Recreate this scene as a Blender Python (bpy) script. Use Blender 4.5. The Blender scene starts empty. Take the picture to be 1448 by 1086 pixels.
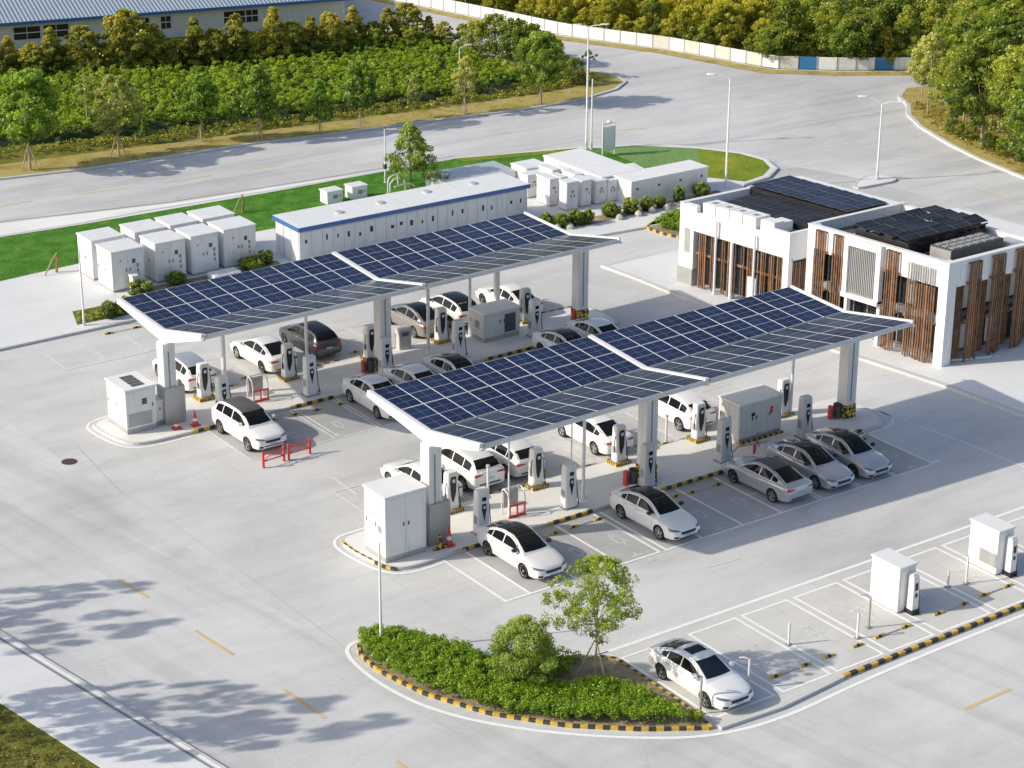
import bpy, bmesh, math, random
import numpy as np
from mathutils import Vector, Matrix
from mathutils.bvhtree import BVHTree
random.seed(7); rng = np.random.default_rng(7)
PI = math.pi
scn = bpy.context.scene
COL = scn.collection
# ------------------------------------------------------------------ camera
YAW, PIT, ROL = math.radians(54.43760411), math.radians(21.57054312), math.radians(0.36164858)
FPX = 3094.2855
CAMP = Vector((-42.42114, -70.59324, 40.0))
_f = Vector((math.cos(YAW)*math.cos(PIT), math.sin(YAW)*math.cos(PIT), -math.sin(PIT)))
_r0 = Vector((math.sin(YAW), -math.cos(YAW), 0)); _u0 = _r0.cross(_f)
_r = _r0*math.cos(ROL)+_u0*math.sin(ROL); _u = -_r0*math.sin(ROL)+_u0*math.cos(ROL)
def at(u, v, z=0.0):
    """ground (or height z) point seen at photo position u, v: used to survey the site plan"""
    d = _f + _r*((u-724)/FPX) - _u*((v-543)/FPX)
    p = CAMP + d*((z-CAMP.z)/d.z)
    return (p.x, p.y)
cam = bpy.data.cameras.new('camera'); co = bpy.data.objects.new('camera', cam); COL.objects.link(co)
co.matrix_world = Matrix(((_r.x,_u.x,-_f.x,CAMP.x),(_r.y,_u.y,-_f.y,CAMP.y),(_r.z,_u.z,-_f.z,CAMP.z),(0,0,0,1)))
cam.sensor_width = 36; cam.lens = FPX/1448*36; cam.clip_end = 2000; cam.clip_start = 1
scn.camera = co
# ------------------------------------------------------------------ light
SUN_EL, SUN_AZ = math.radians(30), math.radians(-22)      # direction the light travels on the ground
w = bpy.data.worlds.new('World'); scn.world = w; w.use_nodes = True
nt = w.node_tree; bg = nt.nodes['Background']
sky = nt.nodes.new('ShaderNodeTexSky'); sky.sky_type = 'NISHITA'; sky.sun_disc = False
sky.sun_elevation = SUN_EL
sd = Vector((-math.cos(SUN_AZ), -math.sin(SUN_AZ)))         # towards the sun
sky.sun_rotation = math.atan2(sd.x, sd.y)
sky.air_density = 1.0; sky.dust_density = 2.2; sky.ozone_density = 1.0
nt.links.new(sky.outputs[0], bg.inputs[0]); bg.inputs[1].default_value = 0.15
sl = bpy.data.lights.new('sun', 'SUN'); sl.energy = 4.0; sl.angle = math.radians(0.6); sl.color = (1, .925, .78)
so = bpy.data.objects.new('sun', sl); COL.objects.link(so)
trav = Vector((math.cos(SUN_AZ)*math.cos(SUN_EL), math.sin(SUN_AZ)*math.cos(SUN_EL), -math.sin(SUN_EL)))
so.rotation_euler = trav.to_track_quat('-Z', 'Y').to_euler(); so.location = (-30, 20, 60)
scn.view_settings.view_transform = 'Standard'; scn.view_settings.look = 'None'; scn.view_settings.exposure = 0
# ------------------------------------------------------------------ materials
MATS = {}
class NT:
    def __init__(s, name):
        s.m = bpy.data.materials.new(name); s.m.use_nodes = True; s.t = s.m.node_tree; s.n = s.t.nodes
        s.b = s.n['Principled BSDF']; s.out = s.n['Material Output']
    def new(s, k, **kw):
        n = s.n.new(k)
        for a, b in kw.items(): setattr(n, a, b)
        return n
    def L(s, a, b): s.t.links.new(a, b)
    def coord(s, kind='Object'): return s.new('ShaderNodeTexCoord').outputs[kind]
    def pos(s): return s.new('ShaderNodeNewGeometry').outputs['Position']
    def noise(s, vec, scale, detail=4, rough=.6, dist=0):
        n = s.new('ShaderNodeTexNoise'); n.inputs['Scale'].default_value = scale; n.inputs['Detail'].default_value = detail
        n.inputs['Roughness'].default_value = rough; n.inputs['Distortion'].default_value = dist
        s.L(vec, n.inputs['Vector']); return n.outputs['Fac']
    def ramp(s, fac, stops, interp='LINEAR'):
        r = s.new('ShaderNodeValToRGB'); r.color_ramp.interpolation = interp; e = r.color_ramp.elements
        while len(e) < len(stops): e.new(.5)
        for i, (p, c) in enumerate(stops):
            e[i].position = p; e[i].color = (c, c, c, 1) if isinstance(c, (int, float)) else (*c, 1)
        s.L(fac, r.inputs[0]); return r.outputs[0]
    def mix(s, fac, a, b, mode='MIX'):
        m = s.new('ShaderNodeMix'); m.data_type = 'RGBA'; m.blend_type = mode
        for sock, v in ((m.inputs[0], fac), (m.inputs[6], a), (m.inputs[7], b)):
            if isinstance(v, (int, float)): sock.default_value = v if sock == m.inputs[0] else (v, v, v, 1)
            elif isinstance(v, tuple): sock.default_value = (*v, 1)
            else: s.L(v, sock)
        return m.outputs[2]
    def math(s, op, a, b=None, c=None):
        m = s.new('ShaderNodeMath', operation=op)
        for i, v in enumerate((a, b, c)):
            if v is None: continue
            if isinstance(v, (int, float)): m.inputs[i].default_value = v
            else: s.L(v, m.inputs[i])
        return m.outputs[0]
    def bump(s, h, strength=.3, dist=.02):
        b = s.new('ShaderNodeBump'); b.inputs['Strength'].default_value = strength; b.inputs['Distance'].default_value = dist
        s.L(h, b.inputs['Height']); s.L(b.outputs[0], s.b.inputs['Normal'])
def setb(m, col=None, rough=.6, metal=0., coat=0., spec=.5):
    b = m.b
    if col is not None: b.inputs['Base Color'].default_value = (*col, 1)
    b.inputs['Roughness'].default_value = rough; b.inputs['Metallic'].default_value = metal
    b.inputs['Coat Weight'].default_value = coat; b.inputs['Coat Roughness'].default_value = .06
    b.inputs['Specular IOR Level'].default_value = spec
def simple(name, col, rough=.6, metal=0., coat=0., var=.12, vs=1.5, spec=.5):
    m = NT(name); setb(m, None, rough, metal, coat, spec)
    n = m.noise(m.pos(), vs, 5, .65)
    lo = tuple(c*(1-var) for c in col); hi = tuple(min(1, c*(1+var)) for c in col)
    m.L(m.ramp(n, [(.3, lo), (.7, hi)]), m.b.inputs['Base Color'])
    MATS[name] = m.m; return m.m
def concrete(name, base, tint=(1, 1, 1), joints=None, contrast=1.0, seed=0.0, tracks=None):
    m = NT(name); setb(m, None, .88, spec=.25); P = m.pos()
    mp = m.new('ShaderNodeMapping'); mp.inputs['Location'].default_value = (seed, seed*.7, 0); m.L(P, mp.inputs[0]); P = mp.outputs[0]
    st = m.new('ShaderNodeMapping'); st.inputs['Scale'].default_value = (.35, 1.4, 1); st.inputs['Rotation'].default_value = (0, 0, .3); m.L(P, st.inputs[0])
    c = lambda k: tuple(base*k*t for t in tint)
    big = m.ramp(m.noise(P, .055, 5, .62, .6), [(.33, c(1-.15*contrast)), (.5, c(1.0)), (.66, c(1+.10*contrast))])
    mid = m.ramp(m.noise(st.outputs[0], .5, 6, .7, .4), [(.30, 1-.12*contrast), (.55, 1.0), (.8, 1+.05*contrast)])
    col = m.mix(1.0, big, mid, 'MULTIPLY')
    fine = m.noise(P, 9, 5, .75)
    col = m.mix(1.0, col, m.ramp(fine, [(.25, .90), (.75, 1.07)]), 'MULTIPLY')
    if tracks is not None:      # long pale and dark wear bands along the lane
        tm = m.new('ShaderNodeMapping'); tm.vector_type = 'TEXTURE'; tm.inputs['Rotation'].default_value = (0, 0, tracks); tm.inputs['Scale'].default_value = (26, 1.5, 1); m.L(P, tm.inputs[0])
        col = m.mix(1.0, col, m.ramp(m.noise(tm.outputs[0], 1.0, 5, .62, .3), [(.34, .87), (.5, 1.0), (.66, 1.045)]), 'MULTIPLY')
    # dark blotches and oil marks
    blot = m.ramp(m.noise(P, .9, 3, .5, 1.2), [(.68, 1.0), (.80, 1-.09*contrast)])
    col = m.mix(1.0, col, blot, 'MULTIPLY')
    if joints:
        br = m.new('ShaderNodeTexBrick'); br.offset = 0; br.inputs['Scale'].default_value = 1
        br.inputs['Brick Width'].default_value = joints[0]; br.inputs['Row Height'].default_value = joints[1]
        br.inputs['Mortar Size'].default_value = .022; br.inputs['Mortar Smooth'].default_value = .4; br.inputs['Bias'].default_value = 0
        br.inputs['Color1'].default_value = (1, 1, 1, 1); br.inputs['Color2'].default_value = (.965, .968, .972, 1); br.inputs['Mortar'].default_value = (.88, .88, .88, 1)
        m.L(P, br.inputs['Vector']); col = m.mix(1.0, col, br.outputs['Color'], 'MULTIPLY')
    # hairline cracks
    v = m.new('ShaderNodeTexVoronoi'); v.feature = 'DISTANCE_TO_EDGE'; v.inputs['Scale'].default_value = .11
    wp = m.new('ShaderNodeMixRGB'); wp.blend_type = 'ADD'; wp.inputs[0].default_value = 1
    nn = m.new('ShaderNodeTexNoise'); nn.inputs['Scale'].default_value = .6; nn.inputs['Detail'].default_value = 5; m.L(P, nn.inputs['Vector'])
    sc = m.new('ShaderNodeVectorMath', operation='SCALE'); sc.inputs['Scale'].default_value = 2.2; m.L(nn.outputs['Color'], sc.inputs[0])
    ad = m.new('ShaderNodeVectorMath', operation='ADD'); m.L(P, ad.inputs[0]); m.L(sc.outputs[0], ad.inputs[1])
    m.L(ad.outputs[0], v.inputs['Vector'])
    gate = m.ramp(m.noise(P, .09, 2), [(.5, 1.0), (.6, 0.0)])
    ck = m.ramp(v.outputs['Distance'], [(.0, .88), (.003, 1.0)])
    col = m.mix(gate, col, m.mix(1.0, col, ck, 'MULTIPLY'))
    m.L(col, m.b.inputs['Base Color'])
    m.bump(m.noise(P, 14, 4, .7), .25, .01)
    MATS[name] = m.m; return m.m
concrete('lot', .62, (1, .998, .99), joints=(6.0, 5.0), contrast=1.15)
concrete('road', .585, (1, 1, 1.01), contrast=1.05, seed=31, tracks=-.02)
concrete('road_near', .60, (1, 1, 1.0), contrast=1.0, seed=47, tracks=-1.40)
concrete('apron', .80, (1, .985, .95), joints=(4.0, 3.0), contrast=.6, seed=13)
concrete('bay_floor', .63, (1, .985, .945), joints=(2.72, 7.0), contrast=.8, seed=57)
concrete('kerb', .62, (1, 1, .98), joints=(1.0, 50.0), contrast=.9, seed=3)
concrete('walk', .74, (.99, 1, 1.01), joints=(3.0, 3.0), contrast=.5, seed=77)
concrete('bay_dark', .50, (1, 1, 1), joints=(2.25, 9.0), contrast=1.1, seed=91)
concrete('dark_gutter', .26, (1, 1, 1.03), contrast=.6, seed=5)
def paint(name, col, wear=.5, glow=0):
    m = NT(name); setb(m, None, .7); P = m.pos()
    n = m.noise(P, 4.5, 6, .75, .5)
    m.L(m.mix(m.ramp(n, [(.40, 1.0*wear), (.56, 0.0)]), col, tuple(c*.74 for c in (.72, .72, .7)) if col[2] > .5 else (.5, .46, .36)), m.b.inputs['Base Color'])
    MATS[name] = m.m
paint('line_white', (.90, .90, .90), .2); paint('line_faded', (.74, .74, .735), .8); paint('line_yellow', (.72, .50, .16), .75)
simple('white_paint', (.80, .80, .80), .45, var=.05, vs=2)
simple('white_metal', (.78, .78, .78), .35, var=.04)
simple('offwhite_wall', (.80, .795, .78), .7, var=.05, vs=.8)
simple('grey_metal', (.42, .42, .42), .45, .3, var=.14, vs=1.2)
simple('mid_grey', (.30, .30, .31), .6, var=.1)
simple('dark_grey', (.09, .09, .095), .5, var=.15)
simple('black', (.018, .018, .02), .4, var=.2)
simple('black_rubber', (.022, .022, .022), .8)
simple('hazard_yellow', (.62, .39, .05), .7, var=.32, vs=6)
simple('hazard_black', (.05, .05, .05), .75, var=.4, vs=6)
simple('red_paint', (.62, .06, .05), .45, var=.15)
simple('blue_trim', (.05, .14, .36), .5, var=.12)
simple('plate_blue', (.35, .55, .85), .4, var=.05)
simple('wood_slat', (.17, .088, .046), .6, var=.5, vs=3)
simple('wood_rail', (.29, .145, .07), .55, var=.3, vs=3)
simple('bark', (.17, .13, .09), .9, var=.3, vs=6)
simple('bark_pale', (.36, .30, .23), .9, var=.25, vs=6)
simple('stake', (.40, .31, .21), .85, var=.25, vs=5)
simple('galvanised', (.62, .63, .64), .4, .35, var=.08)
simple('lamp_lens', (.75, .77, .8), .3)
simple('rust', (.27, .12, .06), .8, var=.4, vs=4)
simple('manhole_iron', (.10, .065, .055), .6, .3, var=.3, vs=8)
simple('stone', (.5, .48, .44), .9, var=.25, vs=5)
def glass(name, col, rough=.05):
    m = NT(name); setb(m, col, rough, 0, 0, .4); m.b.inputs['IOR'].default_value = 1.4; MATS[name] = m.m
glass('car_glass', (.008, .009, .011)); glass('car_glass_blue', (.012, .022, .036)); glass('window_glass', (.025, .03, .034), .08)
def carpaint(name, col, metal=0., rough=.32):
    m = NT(name); setb(m, col, rough, metal, 1.0); MATS[name] = m.m
carpaint('paint_white', (.86, .86, .86)); carpaint('paint_pearl', (.76, .755, .745)); carpaint('paint_silver', (.60, .61, .63), .55, .3)
carpaint('paint_grey', (.065, .067, .075), .4, .3); carpaint('paint_bronze', (.34, .31, .285), .5, .3); glass('paint_black', (.010, .010, .012), .1)
simple('lamp_red', (.50, .02, .03), .2, coat=.8); simple('lamp_clear', (.16, .17, .19), .15, coat=1)
simple('rim', (.62, .62, .63), .3, .7)
simple('white_stain', (.74, .74, .735), .5, var=.12, vs=.9)
def dirty_white(name, col=(.79, .79, .785)):
    m = NT(name); setb(m, None, .5); P = m.pos()
    mp = m.new('ShaderNodeMapping'); mp.inputs['Scale'].default_value = (3, 3, .35); m.L(P, mp.inputs[0])
    st = m.ramp(m.noise(mp.outputs[0], 1.6, 5, .7), [(.30, .80), (.5, 1.0)])
    m.L(m.mix(.8, col, m.mix(1.0, col, st, 'MULTIPLY')), m.b.inputs['Base Color']); MATS[name] = m.m
dirty_white('cabinet_white'); dirty_white('cabinet_grey', (.64, .64, .63)); dirty_white('column_white', (.80, .80, .79)); dirty_white('shed_white', (.70, .715, .73))
dirty_white('wall_white', (.80, .81, .82))
# solar panel: cells and busbar grid laid out in each panel's own UV
def pv(name, c1, c2, line, cx, cy, rough):
    m = NT(name); setb(m, None, rough, 0, 0, .3); m.b.inputs['IOR'].default_value = 1.27
    uv = m.coord('UV'); sep = m.new('ShaderNodeSeparateXYZ'); m.L(uv, sep.inputs[0])
    def lines(s, n, wd):
        f = m.math('FRACT', m.math('MULTIPLY', s, n)); a = m.math('ABSOLUTE', m.math('SUBTRACT', f, .5))
        return m.math('GREATER_THAN', a, .5-wd)
    g = m.math('MAXIMUM', lines(sep.outputs[0], cx, .018*cx/2), lines(sep.outputs[1], cy, .012*cy/2))
    fr = m.math('MAXIMUM', lines(sep.outputs[0], 1, .014), m.math('MAXIMUM', lines(sep.outputs[1], 1, .012), lines(sep.outputs[1], 2, .016)))
    n = m.noise(m.pos(), 1.3, 6, .75, 1.0); oi = m.new('ShaderNodeObjectInfo')
    base = m.mix(m.ramp(n, [(.3, 0.0), (.7, 1.0)]), c1, c2)
    base = m.mix(m.math('MULTIPLY', oi.outputs['Random'], .35), base, tuple(x*1.7 for x in c2))
    br = m.mix(m.noise(m.pos(), 3.0, 3), tuple(x*.18 for x in line), tuple(x*.55 for x in line))
    col = m.mix(g, base, br); col = m.mix(fr, col, line)
    m.L(col, m.b.inputs['Base Color'])
    m.L(m.ramp(m.noise(m.pos(), .5, 3), [(.3, rough*.7), (.7, rough*1.6)]), m.b.inputs['Roughness'])
    MATS[name] = m.m
pv('pv_blue', (.006, .013, .042), (.017, .029, .078), (.40, .43, .48), 2, 4, .16)
pv('pv_pale', (.008, .014, .040), (.020, .030, .066), (.34, .37, .43), 2, 4, .3)
pv('pv_dark', (.006, .007, .012), (.022, .025, .036), (.20, .21, .23), 3, 4, .3)
# corrugated blue-grey roof
m = NT('corrugated'); setb(m, None, .5, .2)
wv = m.new('ShaderNodeTexWave'); wv.inputs['Scale'].default_value = .95; wv.bands_direction = 'X'; m.L(m.coord(), wv.inputs['Vector'])
m.L(m.mix(m.noise(m.pos(), .3, 4), m.ramp(wv.outputs['Fac'], [(.0, (.28, .35, .42)), (.6, (.38, .45, .52))]), (.36, .42, .48)), m.b.inputs['Base Color']); m.bump(wv.outputs['Fac'], .6, .08); MATS['corrugated'] = m.m
# mottled hazard wrap
m = NT('hazard_wrap'); setb(m, None, .6)
ck = m.new('ShaderNodeTexChecker'); ck.inputs['Scale'].default_value = 5.5; ck.inputs['Color1'].default_value = (.72, .46, .03, 1); ck.inputs['Color2'].default_value = (.03, .03, .03, 1)
mp = m.new('ShaderNodeMapping'); mp.inputs['Rotation'].default_value = (.6, .7, .3); m.L(m.coord(), mp.inputs[0]); m.L(mp.outputs[0], ck.inputs[0]); m.L(ck.outputs[0], m.b.inputs['Base Color']); MATS['hazard_wrap'] = m.m
# foliage
def leaf(name, dark, mid, light, trans=.3, var=.25, warm=None):
    m = NT(name); m.n.remove(m.b); trans = max(trans, .52)
    a = m.new('ShaderNodeAttribute', attribute_name='tone'); oi = m.new('ShaderNodeObjectInfo')
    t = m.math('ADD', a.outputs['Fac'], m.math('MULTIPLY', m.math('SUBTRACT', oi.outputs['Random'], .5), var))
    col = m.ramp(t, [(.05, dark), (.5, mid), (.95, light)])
    if warm: col = m.mix(m.ramp(oi.outputs['Random'], [(.45, 0.0), (1.0, .85)]), col, m.ramp(t, [(.05, tuple(x*.3 for x in warm)), (.9, warm)]))
    d = m.new('ShaderNodeBsdfDiffuse'); tr = m.new('ShaderNodeBsdfTranslucent'); mx = m.new('ShaderNodeMixShader'); mx.inputs[0].default_value = trans
    gl = m.new('ShaderNodeBsdfGlossy'); gl.inputs['Roughness'].default_value = .45; gl.inputs['Color'].default_value = (.9, .95, .85, 1); m2 = m.new('ShaderNodeMixShader'); m2.inputs[0].default_value = .045
    m.L(col, d.inputs[0]); m.L(m.mix(1.0, col, (.10, .09, .0), 'ADD'), tr.inputs[0]); m.L(d.outputs[0], mx.inputs[1]); m.L(tr.outputs[0], mx.inputs[2])
    m.L(mx.outputs[0], m2.inputs[1]); m.L(gl.outputs[0], m2.inputs[2]); m.L(m2.outputs[0], m.out.inputs[0]); MATS[name] = m.m
leaf('leaf_green', (.045,.10,.010), (.19,.32,.024), (.42,.54,.055), .35)
leaf('leaf_street', (.04,.10,.010), (.19,.34,.025), (.42,.58,.06), .4)
leaf('leaf_pale', (0.173, 0.208, 0.048), (0.415, 0.448, 0.112), (0.726, 0.704, 0.208), .35)
leaf('leaf_yellow', (.19,.21,.02), (.50,.49,.035), (.82,.72,.07), .62, .4)
leaf('leaf_olive', (0.052, 0.072, 0.019), (0.207, 0.208, 0.045), (0.518, 0.400, 0.080), .3, .5)
leaf('leaf_row', (.08,.11,.014), (.33,.34,.035), (.68,.58,.08), .35, .4)
leaf('leaf_wood', (.05,.10,.012), (.22,.30,.028), (.50,.52,.06), .35, .5)
leaf('leaf_deep', (.035,.08,.010), (.145,.25,.024), (.36,.47,.05), .35, .35)
leaf('leaf_field', (.06,.12,.008), (.27,.41,.018), (.54,.64,.035), .35, 0)
leaf('leaf_hedge', (.04,.10,.006), (.18,.33,.012), (.38,.54,.03), .35, 0)
leaf('leaf_topiary', (0.035, 0.080, 0.013), (0.190, 0.272, 0.024), (0.501, 0.544, 0.048), .3, .2)
leaf('leaf_bush', (.06,.11,.02), (.23,.34,.05), (.50,.60,.13), .35, .2)
leaf('leaf_lime', (.08,.13,.010), (.30,.42,.03), (.58,.64,.07), .5, 0)
def ground_cover(name, cols, scale=.5, fine=12):
    m = NT(name); setb(m, None, .95, spec=.1); P = m.pos()
    a = m.ramp(m.noise(P, scale, 5, .65, .5), [(.25+.5*i/(len(cols)-1), c) for i, c in enumerate(cols)])
    a = m.mix(1.0, a, m.ramp(m.noise(P, fine, 4, .8), [(.3, .62), (.7, 1.25)]), 'MULTIPLY'); m.L(a, m.b.inputs['Base Color'])
    m.bump(m.noise(P, fine*.7, 4, .8), .9, .08); MATS[name] = m.m
ground_cover('dry_grass', [(.20, .20, .04), (.40, .33, .09), (.52, .42, .17), (.30, .31, .06)], .8)
ground_cover('verge', [(.10, .13, .02), (.20, .20, .04), (.34, .29, .10)], .6)
ground_cover('turf', [(.04, .14, .018), (.08, .23, .03), (.20, .31, .05)], .8, 7)
ground_cover('lawn', [(.11, .19, .02), (.22, .29, .03), (.34, .34, .05)], .4, 6)
ground_cover('lawn_pale', [(.14, .27, .08), (.20, .34, .12), (.22, .34, .12)], .3, 6)
ground_cover('soil', [(.20, .15, .09), (.40, .32, .21), (.50, .43, .31)], 1.2)
ground_cover('earth', [(.05, .07, .02), (.10, .12, .03), (.16, .14, .05)], .1)
# ------------------------------------------------------------------ mesh helpers
class MB:
    def __init__(s): s.v = []; s.f = []; s.m = []; s.cur = 0; s.uv = None
    def add(s, vs, fs):
        o = len(s.v); s.v += [tuple(p) for p in vs]; s.f += [tuple(i+o for i in f) for f in fs]; s.m += [s.cur]*len(fs); return s
    def box(s, x0, x1, y0, y1, z0, z1):
        return s.add([(x0,y0,z0),(x1,y0,z0),(x1,y1,z0),(x0,y1,z0),(x0,y0,z1),(x1,y0,z1),(x1,y1,z1),(x0,y1,z1)],
            [(0,3,2,1),(4,5,6,7),(0,1,5,4),(1,2,6,5),(2,3,7,6),(3,0,4,7)])
    def bbox(s, x0, x1, y0, y1, z0, z1, b=.02):
        """box with chamfered vertical and top edges"""
        p = [(x0+b,y0),(x1-b,y0),(x1,y0+b),(x1,y1-b),(x1-b,y1),(x0+b,y1),(x0,y1-b),(x0,y0+b)]
        q = [(x0+2*b,y0+b),(x1-2*b,y0+b),(x1-b,y0+2*b),(x1-b,y1-2*b),(x1-2*b,y1-b),(x0+2*b,y1-b),(x0+b,y1-2*b),(x0+b,y0+2*b)]
        vs = [(x,y,z0) for x,y in p]+[(x,y,z1-b) for x,y in p]+[(x,y,z1) for x,y in q]
        fs = [tuple(range(7,-1,-1)), tuple(range(16,24))]
        for k in (0, 8):
            for i in range(8): j = (i+1)%8; fs.append((k+i,k+j,k+8+j,k+8+i))
        return s.add(vs, fs)
    def prism(s, poly, z0, z1):
        a = sum(poly[i][0]*poly[(i+1)%len(poly)][1]-poly[(i+1)%len(poly)][0]*poly[i][1] for i in range(len(poly)))
        if a < 0: poly = poly[::-1]
        n = len(poly); vs = [(x,y,z0) for x,y in poly]+[(x,y,z1) for x,y in poly]
        return s.add(vs, [tuple(range(n,2*n)), tuple(range(n-1,-1,-1))]+[(i,(i+1)%n,n+(i+1)%n,n+i) for i in range(n)])
    def sheet(s, poly, z):
        a = sum(poly[i][0]*poly[(i+1)%len(poly)][1]-poly[(i+1)%len(poly)][0]*poly[i][1] for i in range(len(poly)))
        if a < 0: poly = poly[::-1]
        return s.add([(x,y,z) for x,y in poly], [tuple(range(len(poly)))])
    def quad(s, a, b, c, d): return s.add([a,b,c,d], [(0,1,2,3)])
    def ring(s, c, r, n, ax=2, r2=None):
        o = []
        for i in range(n):
            t = 2*PI*i/n; p = [0,0,0]; a, b = [(1,2),(0,2),(0,1)][ax]
            p[a] = r*math.cos(t); p[b] = (r2 or r)*math.sin(t); o.append((c[0]+p[0], c[1]+p[1], c[2]+p[2]))
        return o
    def loft(s, rings, caps=True, closed=True):
        n = len(rings[0]); vs = [p for r in rings for p in r]; fs = []
        for k in range(len(rings)-1):
            for i in range(n if closed else n-1): j = (i+1)%n; fs.append((k*n+i,k*n+j,(k+1)*n+j,(k+1)*n+i))
        if caps and closed: fs += [tuple(range(n-1,-1,-1)), tuple(range((len(rings)-1)*n, len(rings)*n))]
        return s.add(vs, fs)
    def tube(s, pts, r, n=8, r1=None):
        pts = [Vector(p) for p in pts]; rings = []; m = len(pts); up = None
        for i, p in enumerate(pts):
            d = (pts[min(i+1,m-1)]-pts[max(i-1,0)]).normalized()
            a = d.orthogonal() if up is None else (up-d*up.dot(d))
            a.normalize(); up = a; b = d.cross(a); rr = r if r1 is None else r+(r1-r)*i/(m-1)
            rings.append([tuple(p+a*rr*math.cos(2*PI*k/n)+b*rr*math.sin(2*PI*k/n)) for k in range(n)])
        return s.loft(rings)
    def lathe(s, c, prof, n=16):
        return s.loft([s.ring((c[0],c[1],c[2]+z), max(r,.001), n) for r, z in prof])
    def mesh(s, name, mats, smooth=None):
        me = bpy.data.meshes.new(name); me.from_pydata(s.v, [], s.f)
        for m in (mats if isinstance(mats, (list, tuple)) else [mats]): me.materials.append(MATS[m] if isinstance(m, str) else m)
        if len(set(s.m)) > 1: me.polygons.foreach_set('material_index', s.m)
        if smooth: me.shade_smooth(); me.set_sharp_from_angle(angle=math.radians(smooth))
        me.update(); return me
    def obj(s, name, mats, parent=None, smooth=None, loc=None, rz=0, fix=False):
        me = s.mesh(name, mats, smooth)
        if fix:
            bm = bmesh.new(); bm.from_mesh(me); bmesh.ops.recalc_face_normals(bm, faces=bm.faces); bm.to_mesh(me); bm.free()
        o = bpy.data.objects.new(name, me); COL.objects.link(o)
        if parent is not None: o.parent = parent
        if loc is not None: o.location = loc
        o.rotation_euler.z = rz
        return o
def tag(o, label, cat, group=None):
    o['label'] = label; o['category'] = cat
    if group: o['group'] = group
    elif 'group' in o: del o['group']
    return o
def kind(o, k='structure', label=None): 
    o['kind'] = k
    if label: o['label'] = label
    return o
def empty(name, label, cat, loc=(0,0,0), rz=0, group=None):
    o = bpy.data.objects.new(name, None); COL.objects.link(o); o.location = loc; o.rotation_euler.z = rz; o.empty_display_size = .3
    return tag(o, label, cat, group)
KIDS = {}
def children(o): return [c for c in bpy.data.objects if c.parent == o]
def clone(src, tree, loc, rz, label, group=None, swap=None, scale=None):
    """copy a thing, its parts and sub-parts; tree = [(part, [sub-parts])]"""
    r = src.copy(); COL.objects.link(r); r.location = loc; r.rotation_euler.z = rz; r['label'] = label
    if group: r['group'] = group
    if scale: r.scale = scale if isinstance(scale, tuple) else (scale,)*3
    for p, subs in tree:
        c = p.copy(); COL.objects.link(c); c.parent = r
        if swap and p.name.split('.')[0] in swap:
            c.material_slots[0].link = 'OBJECT'; c.material_slots[0].material = MATS[swap[p.name.split('.')[0]]]
        for q in subs:
            d = q.copy(); COL.objects.link(d); d.parent = c
    return r
def treeof(root): return [(c, children(c)) for c in children(root)]
def band(pts, wd, z, closed=False):
    """flat ribbon of width wd along pts -> (verts, faces)"""
    P = [Vector((p[0], p[1])) for p in pts]; n = len(P); L = []; R = []
    for i in range(n):
        if closed: a, b = P[(i-1)%n], P[(i+1)%n]
        else: a, b = P[max(i-1,0)], P[min(i+1,n-1)]
        d1 = (P[i]-a); d2 = (b-P[i])
        if d1.length < 1e-6: d1 = d2
        if d2.length < 1e-6: d2 = d1
        d1.normalize(); d2.normalize(); t = (d1+d2)
        t = t.normalized() if t.length > 1e-6 else d1
        nrm = Vector((-t.y, t.x)); k = 1/max(.35, nrm.dot(Vector((-d1.y, d1.x))))
        L.append(P[i]+nrm*wd/2*k); R.append(P[i]-nrm*wd/2*k)
    return L, R
def ribbon(mb, pts, wd, z, closed=False):
    L, R = band(pts, wd, z, closed); n = len(L)
    for i in range(n if closed else n-1):
        j = (i+1)%n; mb.quad((R[i].x,R[i].y,z),(R[j].x,R[j].y,z),(L[j].x,L[j].y,z),(L[i].x,L[i].y,z))
def wall_along(mb, pts, wd, z0, z1, closed=False):
    L, R = band(pts, wd, z0, closed); n = len(L)
    vs = []; 
    for i in range(n): vs += [(L[i].x,L[i].y,z0),(R[i].x,R[i].y,z0),(R[i].x,R[i].y,z1),(L[i].x,L[i].y,z1)]
    fs = []
    for i in range(n if closed else n-1):
        a = 4*i; b = 4*((i+1)%n)
        for k in range(4): l = (k+1)%4; fs.append((a+k,b+k,b+l,a+l)[::-1])
    if not closed: fs += [(0,1,2,3), (4*n-1,4*n-2,4*n-3,4*n-4)]
    mb.add(vs, fs)
def smooth_poly(pts, it=2, closed=True):
    for _ in range(it):
        q = []; n = len(pts)
        for i in range(n if closed else n-1):
            a, b = pts[i], pts[(i+1)%n]
            q += [(a[0]*.75+b[0]*.25, a[1]*.75+b[1]*.25), (a[0]*.25+b[0]*.75, a[1]*.25+b[1]*.75)]
        pts = q if closed else [pts[0]]+q+[pts[-1]]
    return pts
def resample(pts, step, closed=False):
    P = [Vector((p[0],p[1])) for p in pts]
    if closed: P.append(P[0])
    out = [P[0]]; acc = 0
    for a, b in zip(P, P[1:]):
        L = (b-a).length; t = step-acc
        while t <= L: out.append(a+(b-a)*(t/L)); t += step
        acc = (acc+L) % step
    return [(p.x,p.y) for p in out]
def hazard_kerb(name, label, pts, wd=.11, z0=0, z1=.14, step=.30, closed=False, cat='kerb'):
    """black and yellow painted edging, alternate blocks along the line"""
    q = resample(pts, step, closed); mb = MB()
    for i in range(len(q)-1):
        mb.cur = i % 2; wall_along(mb, [q[i], q[i+1]], wd, z0, z1)
    o = mb.obj(name, ['hazard_yellow', 'hazard_black']); return tag(o, label, cat)
dirty_white('wall_blue', (.04, .20, .44)); dirty_white('wall_cream', (.68, .64, .57))
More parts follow.
